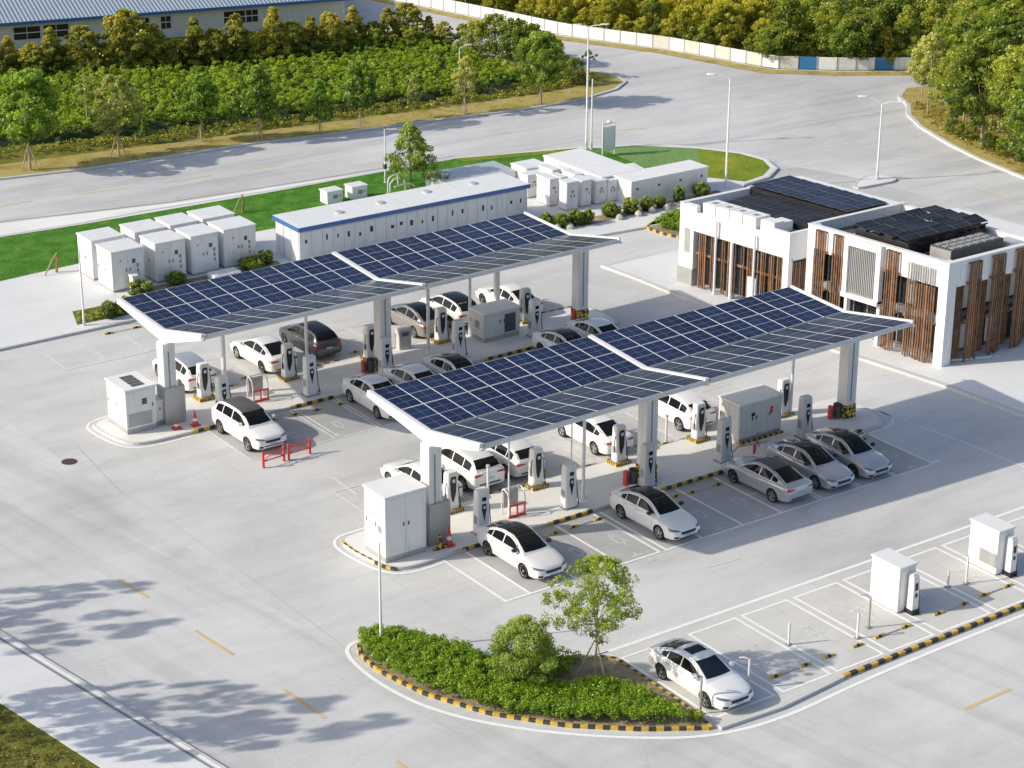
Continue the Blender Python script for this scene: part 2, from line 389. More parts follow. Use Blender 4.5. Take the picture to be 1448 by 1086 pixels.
simple('field_core', (.018, .04, .006), .95, var=.3, vs=2); simple('leaf_core', (.03, .06, .01), .95, var=.3, vs=6)

m = NT('sign_white'); m.n.remove(m.b); d = m.new('ShaderNodeBsdfDiffuse'); d.inputs[0].default_value = (.8,.81,.82,1); t = m.new('ShaderNodeBsdfTranslucent'); t.inputs[0].default_value = (.75,.77,.78,1)
x_ = m.new('ShaderNodeMixShader'); x_.inputs[0].default_value = .3; m.L(d.outputs[0], x_.inputs[1]); m.L(t.outputs[0], x_.inputs[2]); m.L(x_.outputs[0], m.out.inputs[0]); MATS['sign_white'] = m.m
# ================================================================== GROUND AND ROADS
def sheet(name, poly, z, mat, parent=None): 
    o = MB().sheet(poly, z).obj(name, mat); return kind(o)
sheet('ground', [(-350,-250),(450,-250),(450,450),(-350,450)], -.02, 'earth')
pave = [(-70,-60),(90,-60),(110,10),(100,40),(84,46.2),(80.5,48.6),(76,51.6),(72.2,55),(69.8,64.6),(65.7,73.6),(64.2,81.8),(61.7,93.6),(58,112),(30,130),(-70,130)]
sheet('station_yard', pave, 0.0, 'lot')
sheet('road', [(-70,52.6),(6.2,51.1),(16.7,49),(28.5,48.1),(37,47.8),(45.8,45.2),(49.6,43.4),(53.0,39.9),(54.7,36.9),(54.4,33.8),(56,30),(57,24),(58,10),(60,-10),(62,-60),(89,-60),(108,10),(98,39.7),(84,46),(80.3,48.4),(75.8,51.5),(72,54.9),(69.6,64.5),(65.5,73.5),(64,81.7),(61.5,93.5),(57.8,112),(30,129),(-69,129)], .004, 'road')
sheet('side_road', [(-23,32),(-12.5,-28.5),(2.5,-56),(60,-56),(57,-24),(19.6,-19.75),(13,-19.85),(8.8,-20.1),(5.6,-20.35),(2.9,-19.95),(0.2,-18.2),(-2.6,-15.6),(-4.3,-12.8),(-5,-9.5),(-6.5,31)], .004, 'road_near')
sheet('bay_strip', [(3.4,-12.95),(28,-12.9),(33,-13.0),(33,-19.3),(13.6,-19.3),(8.8,-19.75),(5.9,-19.85),(3.3,-19.5)], .006, 'bay_floor')
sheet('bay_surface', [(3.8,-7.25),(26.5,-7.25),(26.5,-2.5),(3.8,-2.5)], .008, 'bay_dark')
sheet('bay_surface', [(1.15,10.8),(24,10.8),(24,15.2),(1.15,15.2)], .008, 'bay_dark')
# ------------------------------------------------------------------ raised ground: verges, pavements, islands
def raised(name, poly, mat, z1=.12, kname=None, kerb=True, kw=.16, closed=True, kmat='kerb', cat=None, label=None):
    kind(MB().prism(poly, -.01, z1).obj(name, mat))
    if kerb:
        mb = MB(); q = poly if closed else kerb
        wall_along(mb, q, kw, -.01, z1+.012, closed)
        kind(mb.obj(kname or 'kerb', kmat))
vk = [(-60,66),(9.9,59.9),(15.3,58.9),(21.5,58.5),(28.2,58.2),(34.0,57.3),(40.7,56.5),(48.4,55.4),(53.5,55.3),(57.8,56.4),(59.9,57.9),(60.5,59.9),(59.8,63.0),(57.5,67.5),(55.3,74),(54.4,80),(52.6,88),(49,97),(40,118),(20,128),(-60,128)]
raised('field_verge', vk, 'dry_grass', .10, kerb=vk[:13], closed=False, kname='road_kerb', kw=.25)
kind(MB().sheet([(-60,70),(9,63.2),(22,61.6),(34,60.2),(44,59.2),(52,58.4),(57,58.6),(58.5,60),(57,64.5),(54.5,70),(53,80),(48,96),(30,122),(-60,120)], .104).obj('field_ground', 'verge'))
tip = [(45.6,45.0),(49.2,43.2),(52.0,40.6),(53.9,37.4),(54.1,35.2),(53.2,33.2),(51.4,32.0),(49.0,31.6)]
near_edge = [(-60,50.2),(0,49.2),(5.0,48.35),(9.8,47.95),(14.3,48.0),(23.3,47.5),(27.8,47.3),(36.9,47.4)]
yard = near_edge+tip+[(47.3,29.8),(46,27.4),(37.4,28.1),(20,29.6),(5.5,30.6),(-2.6,30.5),(-60,31.5)]
raised('container_yard_pavement', yard, 'walk', .12, kerb=[(47.3,29.8),(46,27.4),(37.4,28.1),(20,29.6),(5.5,30.6),(-2.6,30.5),(-60,31.5)], closed=False, kname='yard_kerb')
mb = MB(); wall_along(mb, near_edge+tip, .2, -.01, .135); kind(mb.obj('road_kerb', 'kerb'))
kind(MB().sheet([(-60,52.5),(0,51.6),(6.2,51.0),(16.7,48.95),(28.5,48.05),(37,47.7),(36.9,47.45),(27.8,47.4),(23.3,47.6),(14.3,48.1),(9.8,48.05),(5.0,48.45),(0,49.3),(-60,50.3)], .009).obj('footpath', 'apron'))
turf = [(-30,47.6),(0,47.9),(5.0,48.1),(9.8,47.7),(23.3,47.2),(36.9,47.1),(45.2,44.6),(46.5,43.6),(46.2,39.6),(37.5,40.6),(19.4,40.4),(6.6,40.9),(1.7,40.5),(-30,40.9)]
kind(MB().sheet(turf, .126).obj('artificial_turf', 'turf'))
kind(MB().sheet([(46.5,43.6),(49.0,42.9),(52.0,39.9),(50.0,37.2),(47.4,35.0),(45.4,35.4),(46.2,39.6)], .130).obj('pale_turf', 'lawn_pale'))
kind(MB().sheet([(52.0,39.9),(53.5,37.3),(53.75,35.2),(52.9,33.5),(51.3,32.4),(49.4,32.0),(47.4,35.0),(50.0,37.2)], .130).obj('lawn', 'lawn'))
kind(MB().sheet([(36.9,47.1),(45.2,44.6),(45.0,43.9),(37.0,46.2)], .132).obj('grass_strip', 'lawn'))
for nm, pl in (('paving_bed', [at(105,433),at(170,452),at(210,437),at(175,415)]),): pass
kind(MB().sheet([(2.2,31.5),(5.6,31.4),(6.6,33.4),(2.9,33.6)], .128).obj('planting_bed', 'verge'))
kind(MB().sheet([(7.2,34.1),(16.2,34.3),(16.3,34.95),(7.2,34.85)], .128).obj('planting_bed', 'soil'))
kind(MB().sheet([(16.9,32.3),(34.5,31.4),(34.8,30.2),(46.6,30.6),(46.6,31.5),(36,31.4),(34.6,32.6),(16.9,33.1)], .128).obj('planting_bed', 'soil'))
# office forecourt
op = [(31.4,23.6),(31.6,20.8),(31.7,17.1),(32.3,9.8),(33.45,2.7),(34.0,-1.2),(34.6,-12),(60,-12),(58,8),(56.5,20),(52,23.6)]
raised('office_pavement', op, 'walk', .12, kerb=[(52,23.6)]+op[:7]+[(60,-12)], closed=False, kname='forecourt_kerb', kw=.3)
rv = [(76,44.2),(73.9,42.6),(72.7,40.5),(70.6,38.3),(68.9,35.4),(67.3,31.2),(66.2,27.4),(65.3,22.6),(64.6,10),(66,-30),(110,-30),(112,22),(92,40.5)]
raised('wooded_verge', rv, 'dry_grass', .12, kerb=rv[:10], closed=False, kname='road_kerb', kw=.3)
isl = smooth_poly([at(1207,269),at(1240,262.5),at(1264,258),at(1266,254),at(1250,249.5),at(1226,250),at(1212,258)], 2)
raised('traffic_island', isl, 'walk', .12, kname='island_kerb')
# near left pavement and grass beyond
dl = Vector((2.3,-13.4)).normalized()
A0 = Vector((-15.0,1.6)); B0 = Vector((-17.5,-1.4))
def al(p, t): q = p+dl*t; return (q.x, q.y)
lw = [al(A0,-45), al(A0,45), al(B0,45), al(B0,-45)]
kind(MB().prism(lw, -.01, .12).obj('pavement', 'walk'))
mb = MB(); wall_along(mb, [al(A0,-45), al(A0,45)], .16, -.01, .14); kind(mb.obj('kerb', 'kerb'))
mb = MB(); o_ = Vector((-dl.y,dl.x))
ribbon(mb, [al(A0+Vector((-.28,0)),-45), al(A0+Vector((-.28,0)),45)], .12, .125); kind(mb.obj('drain_channel', 'dark_gutter'))
kind(MB().prism([al(B0,-45), al(B0,45), (-60,-60), (-60,45)], -.01, .10).obj('grass', 'verge'))
# bare beyond the white wall
kind(MB().sheet([(84,47),(80.9,49.2),(76.5,52.1),(72.9,55.2),(70.4,64.7),(66.3,73.7),(64.8,81.9),(62.3,93.7),(58.5,115),(60,170),(170,160),(170,20),(113,22),(92,40)], .03).obj('wood_floor', 'verge'))
kind(MB().sheet([(83.8,46.1),(80.2,48.3),(75.8,51.3),(72.0,54.7),(69.5,64.5),(65.4,73.5),(63.9,81.7),(61.4,93.5),(58,110),(57.2,109),(60.3,93),(62.7,81.3),(64.1,73.0),(68.2,63.9),(70.6,54.2),(74.9,50.3),(79.8,47.2),(83.0,45.3)], .02).obj('wall_verge', 'dry_grass'))
# ------------------------------------------------------------------ charging islands
def island(poly): return smooth_poly(poly, 2)
NI = island([(0.0,1.15),(-.1,-.2),(.25,-2.2),(1.0,-2.75),(3.3,-2.58),(8,-2.58),(22,-2.58),(27.2,-2.7),(28.1,-2.5),(28.5,-1.6),(28.5,.9),(27.6,1.25),(22,1.25),(8,1.25),(1.0,1.35)])
FI = island([(-3.0,18.9),(-3.1,17.5),(-2.75,15.6),(-2.0,15.1),(0.2,15.1),(8,15.12),(20,15.12),(25,15.2),(26.1,15.5),(26.4,16.5),(26.3,18.4),(25.6,19.0),(20,19.0),(8,19.0),(0,19.05)])
for P_, nm in ((NI, 'charging_island'), (FI, 'charging_island')):
    kind(MB().prism(P_, -.01, .13).obj(nm, 'apron')); mb = MB(); wall_along(mb, P_, .12, -.01, .137, True); kind(mb.obj('island_kerb', 'kerb'))
def hz(pts, label, **k): return hazard_kerb('hazard_kerb', label, pts, **k)
hz([(3.4,-2.6),(6.3,-2.6)], 'black and yellow kerb edging beside the first white saloon of the near canopy', z0=.02, z1=.16)
hz([(8.1,-2.6),(10.7,-2.6)], 'black and yellow kerb edging between the first and second white saloons of the near canopy', z0=.02, z1=.16)
hz([(14.3,-2.6),(18.1,-2.6)], 'black and yellow kerb edging left of the silver saloon with its tail lights to us', z0=.02, z1=.16)
hz([(22.8,-2.62),(26.6,-2.68)], 'black and yellow kerb edging near the right end column of the near canopy', z0=.02, z1=.16)
hz([(-.02,.9),(-.05,-.2),(.2,-2.1),(.5,-2.55)], 'black and yellow edging on the tip of the near charging island', step=.22, wd=.1, z0=.02, z1=.145)
hz([(12.8,1.3),(14.0,1.3)], 'black and yellow kerb edging behind the white saloon reversed to the near island', z0=.02, z1=.16)
hz([(17.3,1.3),(18.4,1.3)], 'black and yellow kerb edging behind the white hatchback by the grey cabinet', z0=.02, z1=.16)
hz([(7.4,1.33),(8.8,1.33)], 'black and yellow kerb edging between the two white hatchbacks on the left', z0=.02, z1=.16)
hz([(0.4,15.06),(2.0,15.06)], 'black and yellow kerb edging left of the white hatchback by the red barriers', z0=.02, z1=.16)
hz([(5.7,15.08),(8.1,15.08)], 'black and yellow kerb edging of the far island right of the red barriers', z0=.02, z1=.16)
hz([(17.0,15.08),(21.4,15.12)], 'black and yellow kerb edging below the grey cabinet of the far canopy', z0=.02, z1=.16)
hz([(9.1,19.1),(11.2,19.1)], 'black and yellow kerb edging behind the dark grey car of the far canopy', z0=.02, z1=.16)
hz([(3.6,19.1),(5.3,19.1)], 'black and yellow kerb edging left of the white saloon of the far canopy', z0=.02, z1=.16)
hz([(23.2,19.06),(25.6,18.95)], 'black and yellow kerb edging by the right end column of the far canopy', z0=.02, z1=.16)
hz([(12.6,19.1),(14.2,19.1)], 'black and yellow kerb edging behind the bronze saloon', z0=.02, z1=.16)
# ------------------------------------------------------------------ kerb of the lower bay strip and the road
hz([(9.3,-19.5),(13.6,-19.42),(19.6,-19.35),(30,-19.35)], 'long black and yellow kerb along the road side of the lower parking bays', wd=.15, z1=.14, step=.36)
mb = MB(); wall_along(mb, [(3.15,-19.7),(5.9,-19.85),(7.5,-19.7),(9.3,-19.5)], .2, 0, .12); kind(mb.obj('kerb', 'kerb'))
# ------------------------------------------------------------------ painted markings
WL = MB()
RZ = [0]
def rect(x0, x1, y0, y1, mb=WL, wd=.12, z=.012, skip=''):
    RZ[0] += 1; z = .012+(RZ[0]%2)*.0012
    if 'b' not in skip: ribbon(mb, [(x0-wd/2,y0),(x1+wd/2,y0)], wd, z)
    if 't' not in skip: ribbon(mb, [(x0-wd/2,y1),(x1+wd/2,y1)], wd, z)
    a = y0+wd/2; b = y1-wd/2
    if 'l' not in skip: ribbon(mb, [(x0,a),(x0,b)], wd, z)
    if 'r' not in skip: ribbon(mb, [(x1,a),(x1,b)], wd, z)
for x0, x1 in ((3.5,6.35),(6.8,9.15),(9.5,11.85),(12.25,14.55),(14.95,17.7),(18.1,20.2),(20.6,22.9),(23.3,25.6),(26,28.3)): rect(x0, x1, -19.0, -13.6)
kind(WL.obj('bay_lines', 'line_white')); WL = MB()
for x0, x1, sk in ((2.6,3.8,'tr'),(3.8,6.1,'t'),(6.1,8.4,'tl'),(8.4,10.45,'tl'),(10.8,12.75,'t'),(12.75,15.05,'tl'),(15.05,17.25,'tl'),(17.25,19.55,'tl'),(19.75,21.85,'t'),(22.05,24.05,'t'),(24.2,26.5,'t')):
    rect(x0, x1, -7.3, -2.7, WL, skip=sk)
ribbon(WL, [(26.5,-7.24),(27.0,-7.24)], .12, .012)
kind(WL.obj('bay_lines', 'line_white')); WL = MB()
for i, x0 in enumerate((2.4,4.7,7.0,9.3,11.6,14.3,16.6,18.75,21.1,23.4)): rect(x0, x0+2.1, 1.45, 5.6, WL, .1, skip='b')
for x0 in (1.15,3.45,5.85,8.2,10.5,12.8,15.1,17.4,19.7,22.0,24.1): rect(x0, x0+2.15, 10.75, 15.0, WL, .1, skip='t')
for x0 in (2.0,4.25,6.5,8.8,11.7,13.95,16.2,18.5,20.8,23.1): rect(x0, x0+2.1, 19.2, 23.2, WL, .1, skip='b')
rect(1.4, 3.6, 26.0, 29.0, WL, .1, skip='t'); rect(3.75, 6.0, 26.1, 29.0, WL, .1, skip='t'); rect(-.9,1.2,26,29,WL,.1,skip='t')
kind(WL.obj('bay_lines', 'line_faded')); WL = MB()
# round-cornered guide lines round the islands, aisle line and edge line
def off(poly, d):
    L, R = band(poly, 2*d, 0, True); A = sum(poly[i][0]*poly[(i+1)%len(poly)][1]-poly[(i+1)%len(poly)][0]*poly[i][1] for i in range(len(poly)))
    return [(p.x,p.y) for p in (R if A > 0 else L)]
def cut(poly, f): return [p for p in poly if f(p)]
nl = off(NI, .36); fl = off(FI, .34)
def leftpart(pl, x): 
    n = len(pl); idx = [i for i in range(n) if pl[i][0] < x]; idx.sort(key=lambda i: math.atan2(pl[i][1]-cy, -(pl[i][0]-x))); return [pl[i] for i in idx]
cy = -.7; ribbon(WL, leftpart(nl, 2.8), .13, .012)
cy = 17.1; ribbon(WL, leftpart(fl, 0.6), .12, .012)
ribbon(WL, [(25.9,-3.0),(27.6,-3.0),(28.4,-2.8),(28.95,-2.2),(29.0,-.9),(28.6,-.2)], .1, .012)
ribbon(WL, [(28.9,-.9),(29.1,-3),(29.5,-6.2),(29.8,-12.7)], .09, .012)
ribbon(WL, [(2.6,-12.9),(26.3,-12.9),(34,-12.9)], .17, .012)
el = smooth_poly([(-2.9,-7.05),(-4.2,-6.65),(-4.95,-7.4),(-5.1,-10),(-4.5,-12.9),(-2.7,-15.7),(0.0,-18.3),(2.6,-20.0),(5.6,-20.45),(9.3,-20.1),(13,-19.95),(19,-19.85),(32,-19.8)], 3, False)
ribbon(WL, el, .17, .012)
ribbon(WL, [(3.4,-12.9),(2.6,-12.85),(1.7,-12.0),(.2,-11.3),(-1.2,-9.4),(-2.9,-7.05)], .08, .012)
kind(WL.obj('edge_lines', 'line_white')); WL = MB()
# small charging symbols (plug outline and cable) and tick marks at the bay mouths
def plug(mb, x, y, s=1.0, z=.012):
    for a, b, wd in (((-.22,-.62),(-.22,.18),.07),((.22,-.62),(.22,.18),.07),((-.25,.18),(.25,.18),.07),((-.25,-.62),(.25,-.62),.07),((-.12,.2),(-.12,.46),.07),((.12,.2),(.12,.46),.07),((0,-.64),(0,-1.0),.07)):
        ribbon(mb, [(x+a[0]*s,y+a[1]*s),(x+b[0]*s,y+b[1]*s)], wd*s, z)
def tick(mb, x, y, z=.012):
    ribbon(mb, [(x-.28,y),(x+.28,y)], .07, z); ribbon(mb, [(x,y+.04),(x,y+.26)], .07, z)
for i, x in enumerate((4.95,7.25,9.4,13.9,16.15,18.4,20.8,23.0,25.3)):
    plug(WL, x+.35, -5.2, .8); tick(WL, x+.1, -7.0); tick(WL, x+.3, -7.75)
for x in (5.0,8.0,10.7,13.4,16.3,19.2): plug(WL, x+.2, -15.9, .9)
for x in (3.6,6.0,9.2,11.5): plug(WL, x+.6, 12.3, .75); tick(WL, x, 11.05)
for x in (5.9,8.3,12.7,15.3): plug(WL, x, 21.4, .7)
kind(WL.obj('bay_symbols', 'line_faded'))
YL = MB()
for p, q in (((168,820),(210,845)),((276,892),(330,926)),((402,975),(460,1016)),((560,1076),(625,1120)),((1364,1003),(1430,974))): ribbon(YL, [at(*p), at(*q)], .15, .012)
for p, q in (((0,292),(46,284)),((110,275),(180,266)),((230,259),(300,248)),((350,240),(400,233)),((1375,266),(1448,290)),((860,186),(915,181)),((780,95),(840,110))): ribbon(YL, [at(*p), at(*q)], .14, .012)
kind(YL.obj('lane_dashes', 'line_yellow'))
WF = MB()
for p, q in (((140,285),(178,281)),((1040,112),(1060,111)),((160,303),(230,294)),((700,197),(760,190)),((880,183),(940,176)),((1000,802),(1045,790)),((1120,745),(1160,735)),((1060,700),(1150,672)),((470,675),(505,700)),((1085,230),(1125,238)),((1270,218),(1310,222)),((1140,170),(1240,160))): ribbon(WF, [at(*p), at(*q)], .12, .012)
kind(WF.obj('worn_markings', 'line_faded'))
# tar seams and the gutter line of the far road
mb = MB(); ribbon(mb, [(-40,53.2),(6.2,51.3),(16.7,49.2),(28.5,48.35),(37.5,48.0)], .10, .010); kind(mb.obj('road_seam', 'dark_gutter'))
mb = MB()
for p, q in (((110,632),(170,695)),((170,695),(265,755)),((265,755),(330,800)),((330,800),(400,850)),((400,850),(520,940))): ribbon(mb, [at(*p), at(*q)], .022, .010)
kind(mb.obj('slab_seam', 'bay_dark'))
o = MB().lathe((0,0,0), [(.36,0),(.36,.015),(.30,.018),(.0,.02)], 24).obj('manhole_cover', 'manhole_iron', loc=(*at(98,653),0)); tag(o, 'round rusty brown manhole cover in the open yard on the left', 'manhole cover')
# ================================================================== SOLAR CANOPIES
def lerp(a, b, t): return a+(b-a)*t
def canopy(label, base_y, secs, cols, slim, front_mat):
    """secs: three sections (x, valley(y,z), back(y,z), front(y,z)); butterfly roof between them"""
    c = empty('solar_canopy', label, 'solar canopy', (secs[1][0], base_y, 0), group='solar canopies'); ox, oy = secs[1][0], base_y
    def S(v): return (v[0]-ox, v[1]-oy, v[2])
    for k, (x, vl, bk, fr) in enumerate(secs):
        # tapered white rafter, deep at the valley
        mb = MB(); x0, x1 = x-ox-(.10,.09,.05)[k], x-ox+(.10,.09,.05)[k]
        prof = [(bk[0],bk[1]+.05),(bk[0],bk[1]-.12),(vl[0]+.35,vl[1]-.42),(vl[0]-.35,vl[1]-.42),(fr[0],fr[1]-.16),(fr[0],fr[1]+.05),(vl[0],vl[1]+.06)]
        n = len(prof); vs = [(x0,y-oy,z) for y,z in prof]+[(x1,y-oy,z) for y,z in prof]
        mb.add(vs, [(6,0,1,2),(6,2,3),(6,3,4,5), (2+n,1+n,0+n,6+n),(3+n,2+n,6+n),(5+n,4+n,3+n,6+n)]+[(i,i+n,(i+1)%n+n,(i+1)%n) for i in range(n)])
        mb.obj('rafter', 'white_metal', c, fix=True)
        for e in (bk, fr): MB().tube([(x-ox, e[0]-oy, e[1]-.09), (x-ox, e[0]-oy+(.10 if e is bk else -.10), e[1]-.09)], .07, 10).obj('end_cap', 'galvanised', c)
    for s in (0, 1):
        A, B = secs[s], secs[s+1]; g = .16
        fx = lambda t: lerp(A[0]+g, B[0]-g, t)
        for wing in (0, 1):
            def P(t, q, dz=0):
                a, b = A[1+0], B[1]; e, f2 = (A[2], B[2]) if wing == 0 else (A[3], B[3])
                y = lerp(lerp(a[0], b[0], t), lerp(e[0], f2[0], t), q); z = lerp(lerp(a[1], b[1], t), lerp(e[1], f2[1], t), q)
                return (fx(t)-ox, y-oy, z+dz)
            nx = 10
            for i in range(nx):
                for j in range(2):
                    t0, t1 = i/nx+.0012, (i+1)/nx-.0012; q0 = .015+.985*j/2+.004; q1 = .015+.985*(j+1)/2-.004
                    top = [P(t0,q0,.10),P(t1,q0,.10),P(t1,q1,.10),P(t0,q1,.10)]; bot = [(p[0],p[1],p[2]-.045) for p in top]
                    vs = top+bot; fs = [(0,1,2,3),(7,6,5,4),(0,4,5,1),(1,5,6,2),(2,6,7,3),(3,7,4,0)]
                    if wing == 1: fs = [f[::-1] for f in fs]
                    me = bpy.data.meshes.new('solar_panel'); me.from_pydata(vs, [], fs)
                    me.materials.append(MATS['pv_blue' if wing == 0 else front_mat]); me.materials.append(MATS['white_metal'])
                    uvl = me.uv_layers.new(name='UVMap'); mp_ = {0:(0,0),1:(1,0),2:(1,1),3:(0,1)}
                    for pi, poly in enumerate(me.polygons):
                        if pi: poly.material_index = 1
                        for li in poly.loop_indices:
                            uvl.data[li].uv = mp_.get(me.loops[li].vertex_index, (0,0))
                    o = bpy.data.objects.new('solar_panel', me); COL.objects.link(o); o.parent = c
            # edge beam, purlins and thin deck sheet under the panels
            for q in ((.97,.10),(.66,.05),(.33,.05)):
                mb = MB(); a, b = P(0,q[0],-.02), P(1,q[0],-.02); w_ = q[1]/2+.02
                mb.add([(a[0],a[1]-w_,a[2]-.12),(a[0],a[1]+w_,a[2]-.12),(a[0],a[1]+w_,a[2]+.02),(a[0],a[1]-w_,a[2]+.02),(b[0],b[1]-w_,b[2]-.12),(b[0],b[1]+w_,b[2]-.12),(b[0],b[1]+w_,b[2]+.02),(b[0],b[1]-w_,b[2]+.02)],
                    [(0,1,2,3),(7,6,5,4),(0,4,5,1),(1,5,6,2),(2,6,7,3),(3,7,4,0)]); mb.obj('purlin', 'galvanised', c, fix=True)
            if wing == 1:
                mb = MB(); a0, a1 = P(0,1.0,.0), P(1,1.0,.0)
                mb.tube([a0, a1], .055, 8); mb.obj('gutter_pipe', 'galvanised', c)
        mb = MB(); a, b = (fx(0)-ox, A[1][0]-oy, A[1][1]), (fx(1)-ox, B[1][0]-oy, B[1][1])
        mb.add([(a[0],a[1]-.12,a[2]-.12),(a[0],a[1]+.12,a[2]-.12),(a[0],a[1]+.09,a[2]+.07),(a[0],a[1]-.09,a[2]+.07),(b[0],b[1]-.12,b[2]-.12),(b[0],b[1]+.12,b[2]-.12),(b[0],b[1]+.09,b[2]+.07),(b[0],b[1]-.09,b[2]+.07)],
            [(0,1,2,3),(7,6,5,4),(0,4,5,1),(1,5,6,2),(2,6,7,3),(3,7,4,0)]); mb.obj('valley_gutter', 'dark_grey', c, fix=True)
    # white capping strips at the ends and between the two halves
    for k, (x, vl, bk, fr) in enumerate(secs):
        mb = MB(); hw = (.085,.11,.045)[k]; zt = .15
        for a, b in ((bk, vl), (vl, fr)):
            mb.add([(x-ox-hw,a[0]-oy,a[1]+zt),(x-ox+hw,a[0]-oy,a[1]+zt),(x-ox+hw,b[0]-oy,b[1]+zt),(x-ox-hw,b[0]-oy,b[1]+zt),
                (x-ox-hw,a[0]-oy,a[1]+.052),(x-ox+hw,a[0]-oy,a[1]+.052),(x-ox+hw,b[0]-oy,b[1]+.052),(x-ox-hw,b[0]-oy,b[1]+.052)],
                [(0,1,2,3),(7,6,5,4),(0,4,5,1),(1,5,6,2),(2,6,7,3),(3,7,4,0)])
        mb.obj('capping_strip', 'white_metal', c, fix=True)
    for (x, y, zt, hzd, low) in cols:
        X, Y = x-ox, y-oy; mb = MB()
        mb.bbox(X-.30, X+.16, Y-.32, Y+.32, .13, zt, .02); mb.box(X+.172, X+.34, Y-.30, Y+.30, .13, zt-.02)
        p = mb.obj('column', 'column_white', c)
        mb = MB(); mb.box(X-.05, X+.02, Y-.335, Y-.322, 1.0, zt-.4); mb.obj('groove', 'mid_grey', p)
        if hzd:
            mb = MB(); mb.box(X-.315, X+.355, Y-.345, Y+.345, .13, .82); mb.obj('hazard_wrap', 'hazard_wrap', p)
        if low:
            mb = MB(); mb.bbox(X-.36, X+.70, Y-.42, Y-.34, .13, 2.0, .02); mb.box(X+.62, X+.70, Y-.34, Y+.3, .13, 2.0); mb.box(X-.36, X-.31, Y-.34, Y+.4, .13, 2.0)
            mb.obj('cladding_panel', 'grey_metal', p)
    for x, y, zt, r in slim:
        mb = MB(); mb.tube([(x-ox,y-oy,.13),(x-ox,y-oy,zt)], r, 10); mb.lathe((x-ox,y-oy,.13), [(r*2.2,0),(r*2.2,.03),(r,.05)], 12); mb.obj('downpipe', 'white_metal', c)
    return c
canopy('nearer butterfly-roofed solar canopy with navy panels on white columns', -1.2,
    [(3.03,(-1.2,5.02),(3.50,5.26),(-4.95,5.74)), (14.4,(-1.2,5.30),(2.85,5.58),(-5.30,6.10)), (26.35,(-1.2,5.52),(2.58,5.70),(-5.50,6.32))],
    [(3.05,-1.25,4.62,False,True),(14.55,-1.25,4.90,True,False),(26.95,-1.0,5.16,True,False)],
    [(10.95,-1.35,5.25,.075),(10.5,-1.05,5.2,.035),(7.2,-1.0,5.1,.04),(15.0,-.5,5.3,.05),(24.9,.6,5.5,.07)], 'pv_pale')
canopy('farther butterfly-roofed solar canopy with blue panels in front of the long white shed', 16.9,
    [(.10,(16.9,4.58),(21.6,4.78),(12.9,5.55)), (11.9,(16.9,4.80),(21.1,5.06),(12.7,5.72)), (23.9,(16.9,4.98),(21.1,5.12),(12.8,5.84))],
    [(0.05,16.7,4.18,False,True),(12.0,16.7,4.40,True,False),(24.6,17.0,4.45,True,False)],
    [(3.9,18.3,4.7,.11),(8.6,18.4,4.8,.08),(15.2,17.4,4.9,.09),(18.4,18.3,5.0,.08),(20.6,19.0,4.95,.17)], 'pv_blue')
# side arm carrying the right end column of each canopy
for (x0, x1, y, z) in ((26.4,27.5,-.95,4.75),(24.0,25.5,17.2,4.35)):
    pass
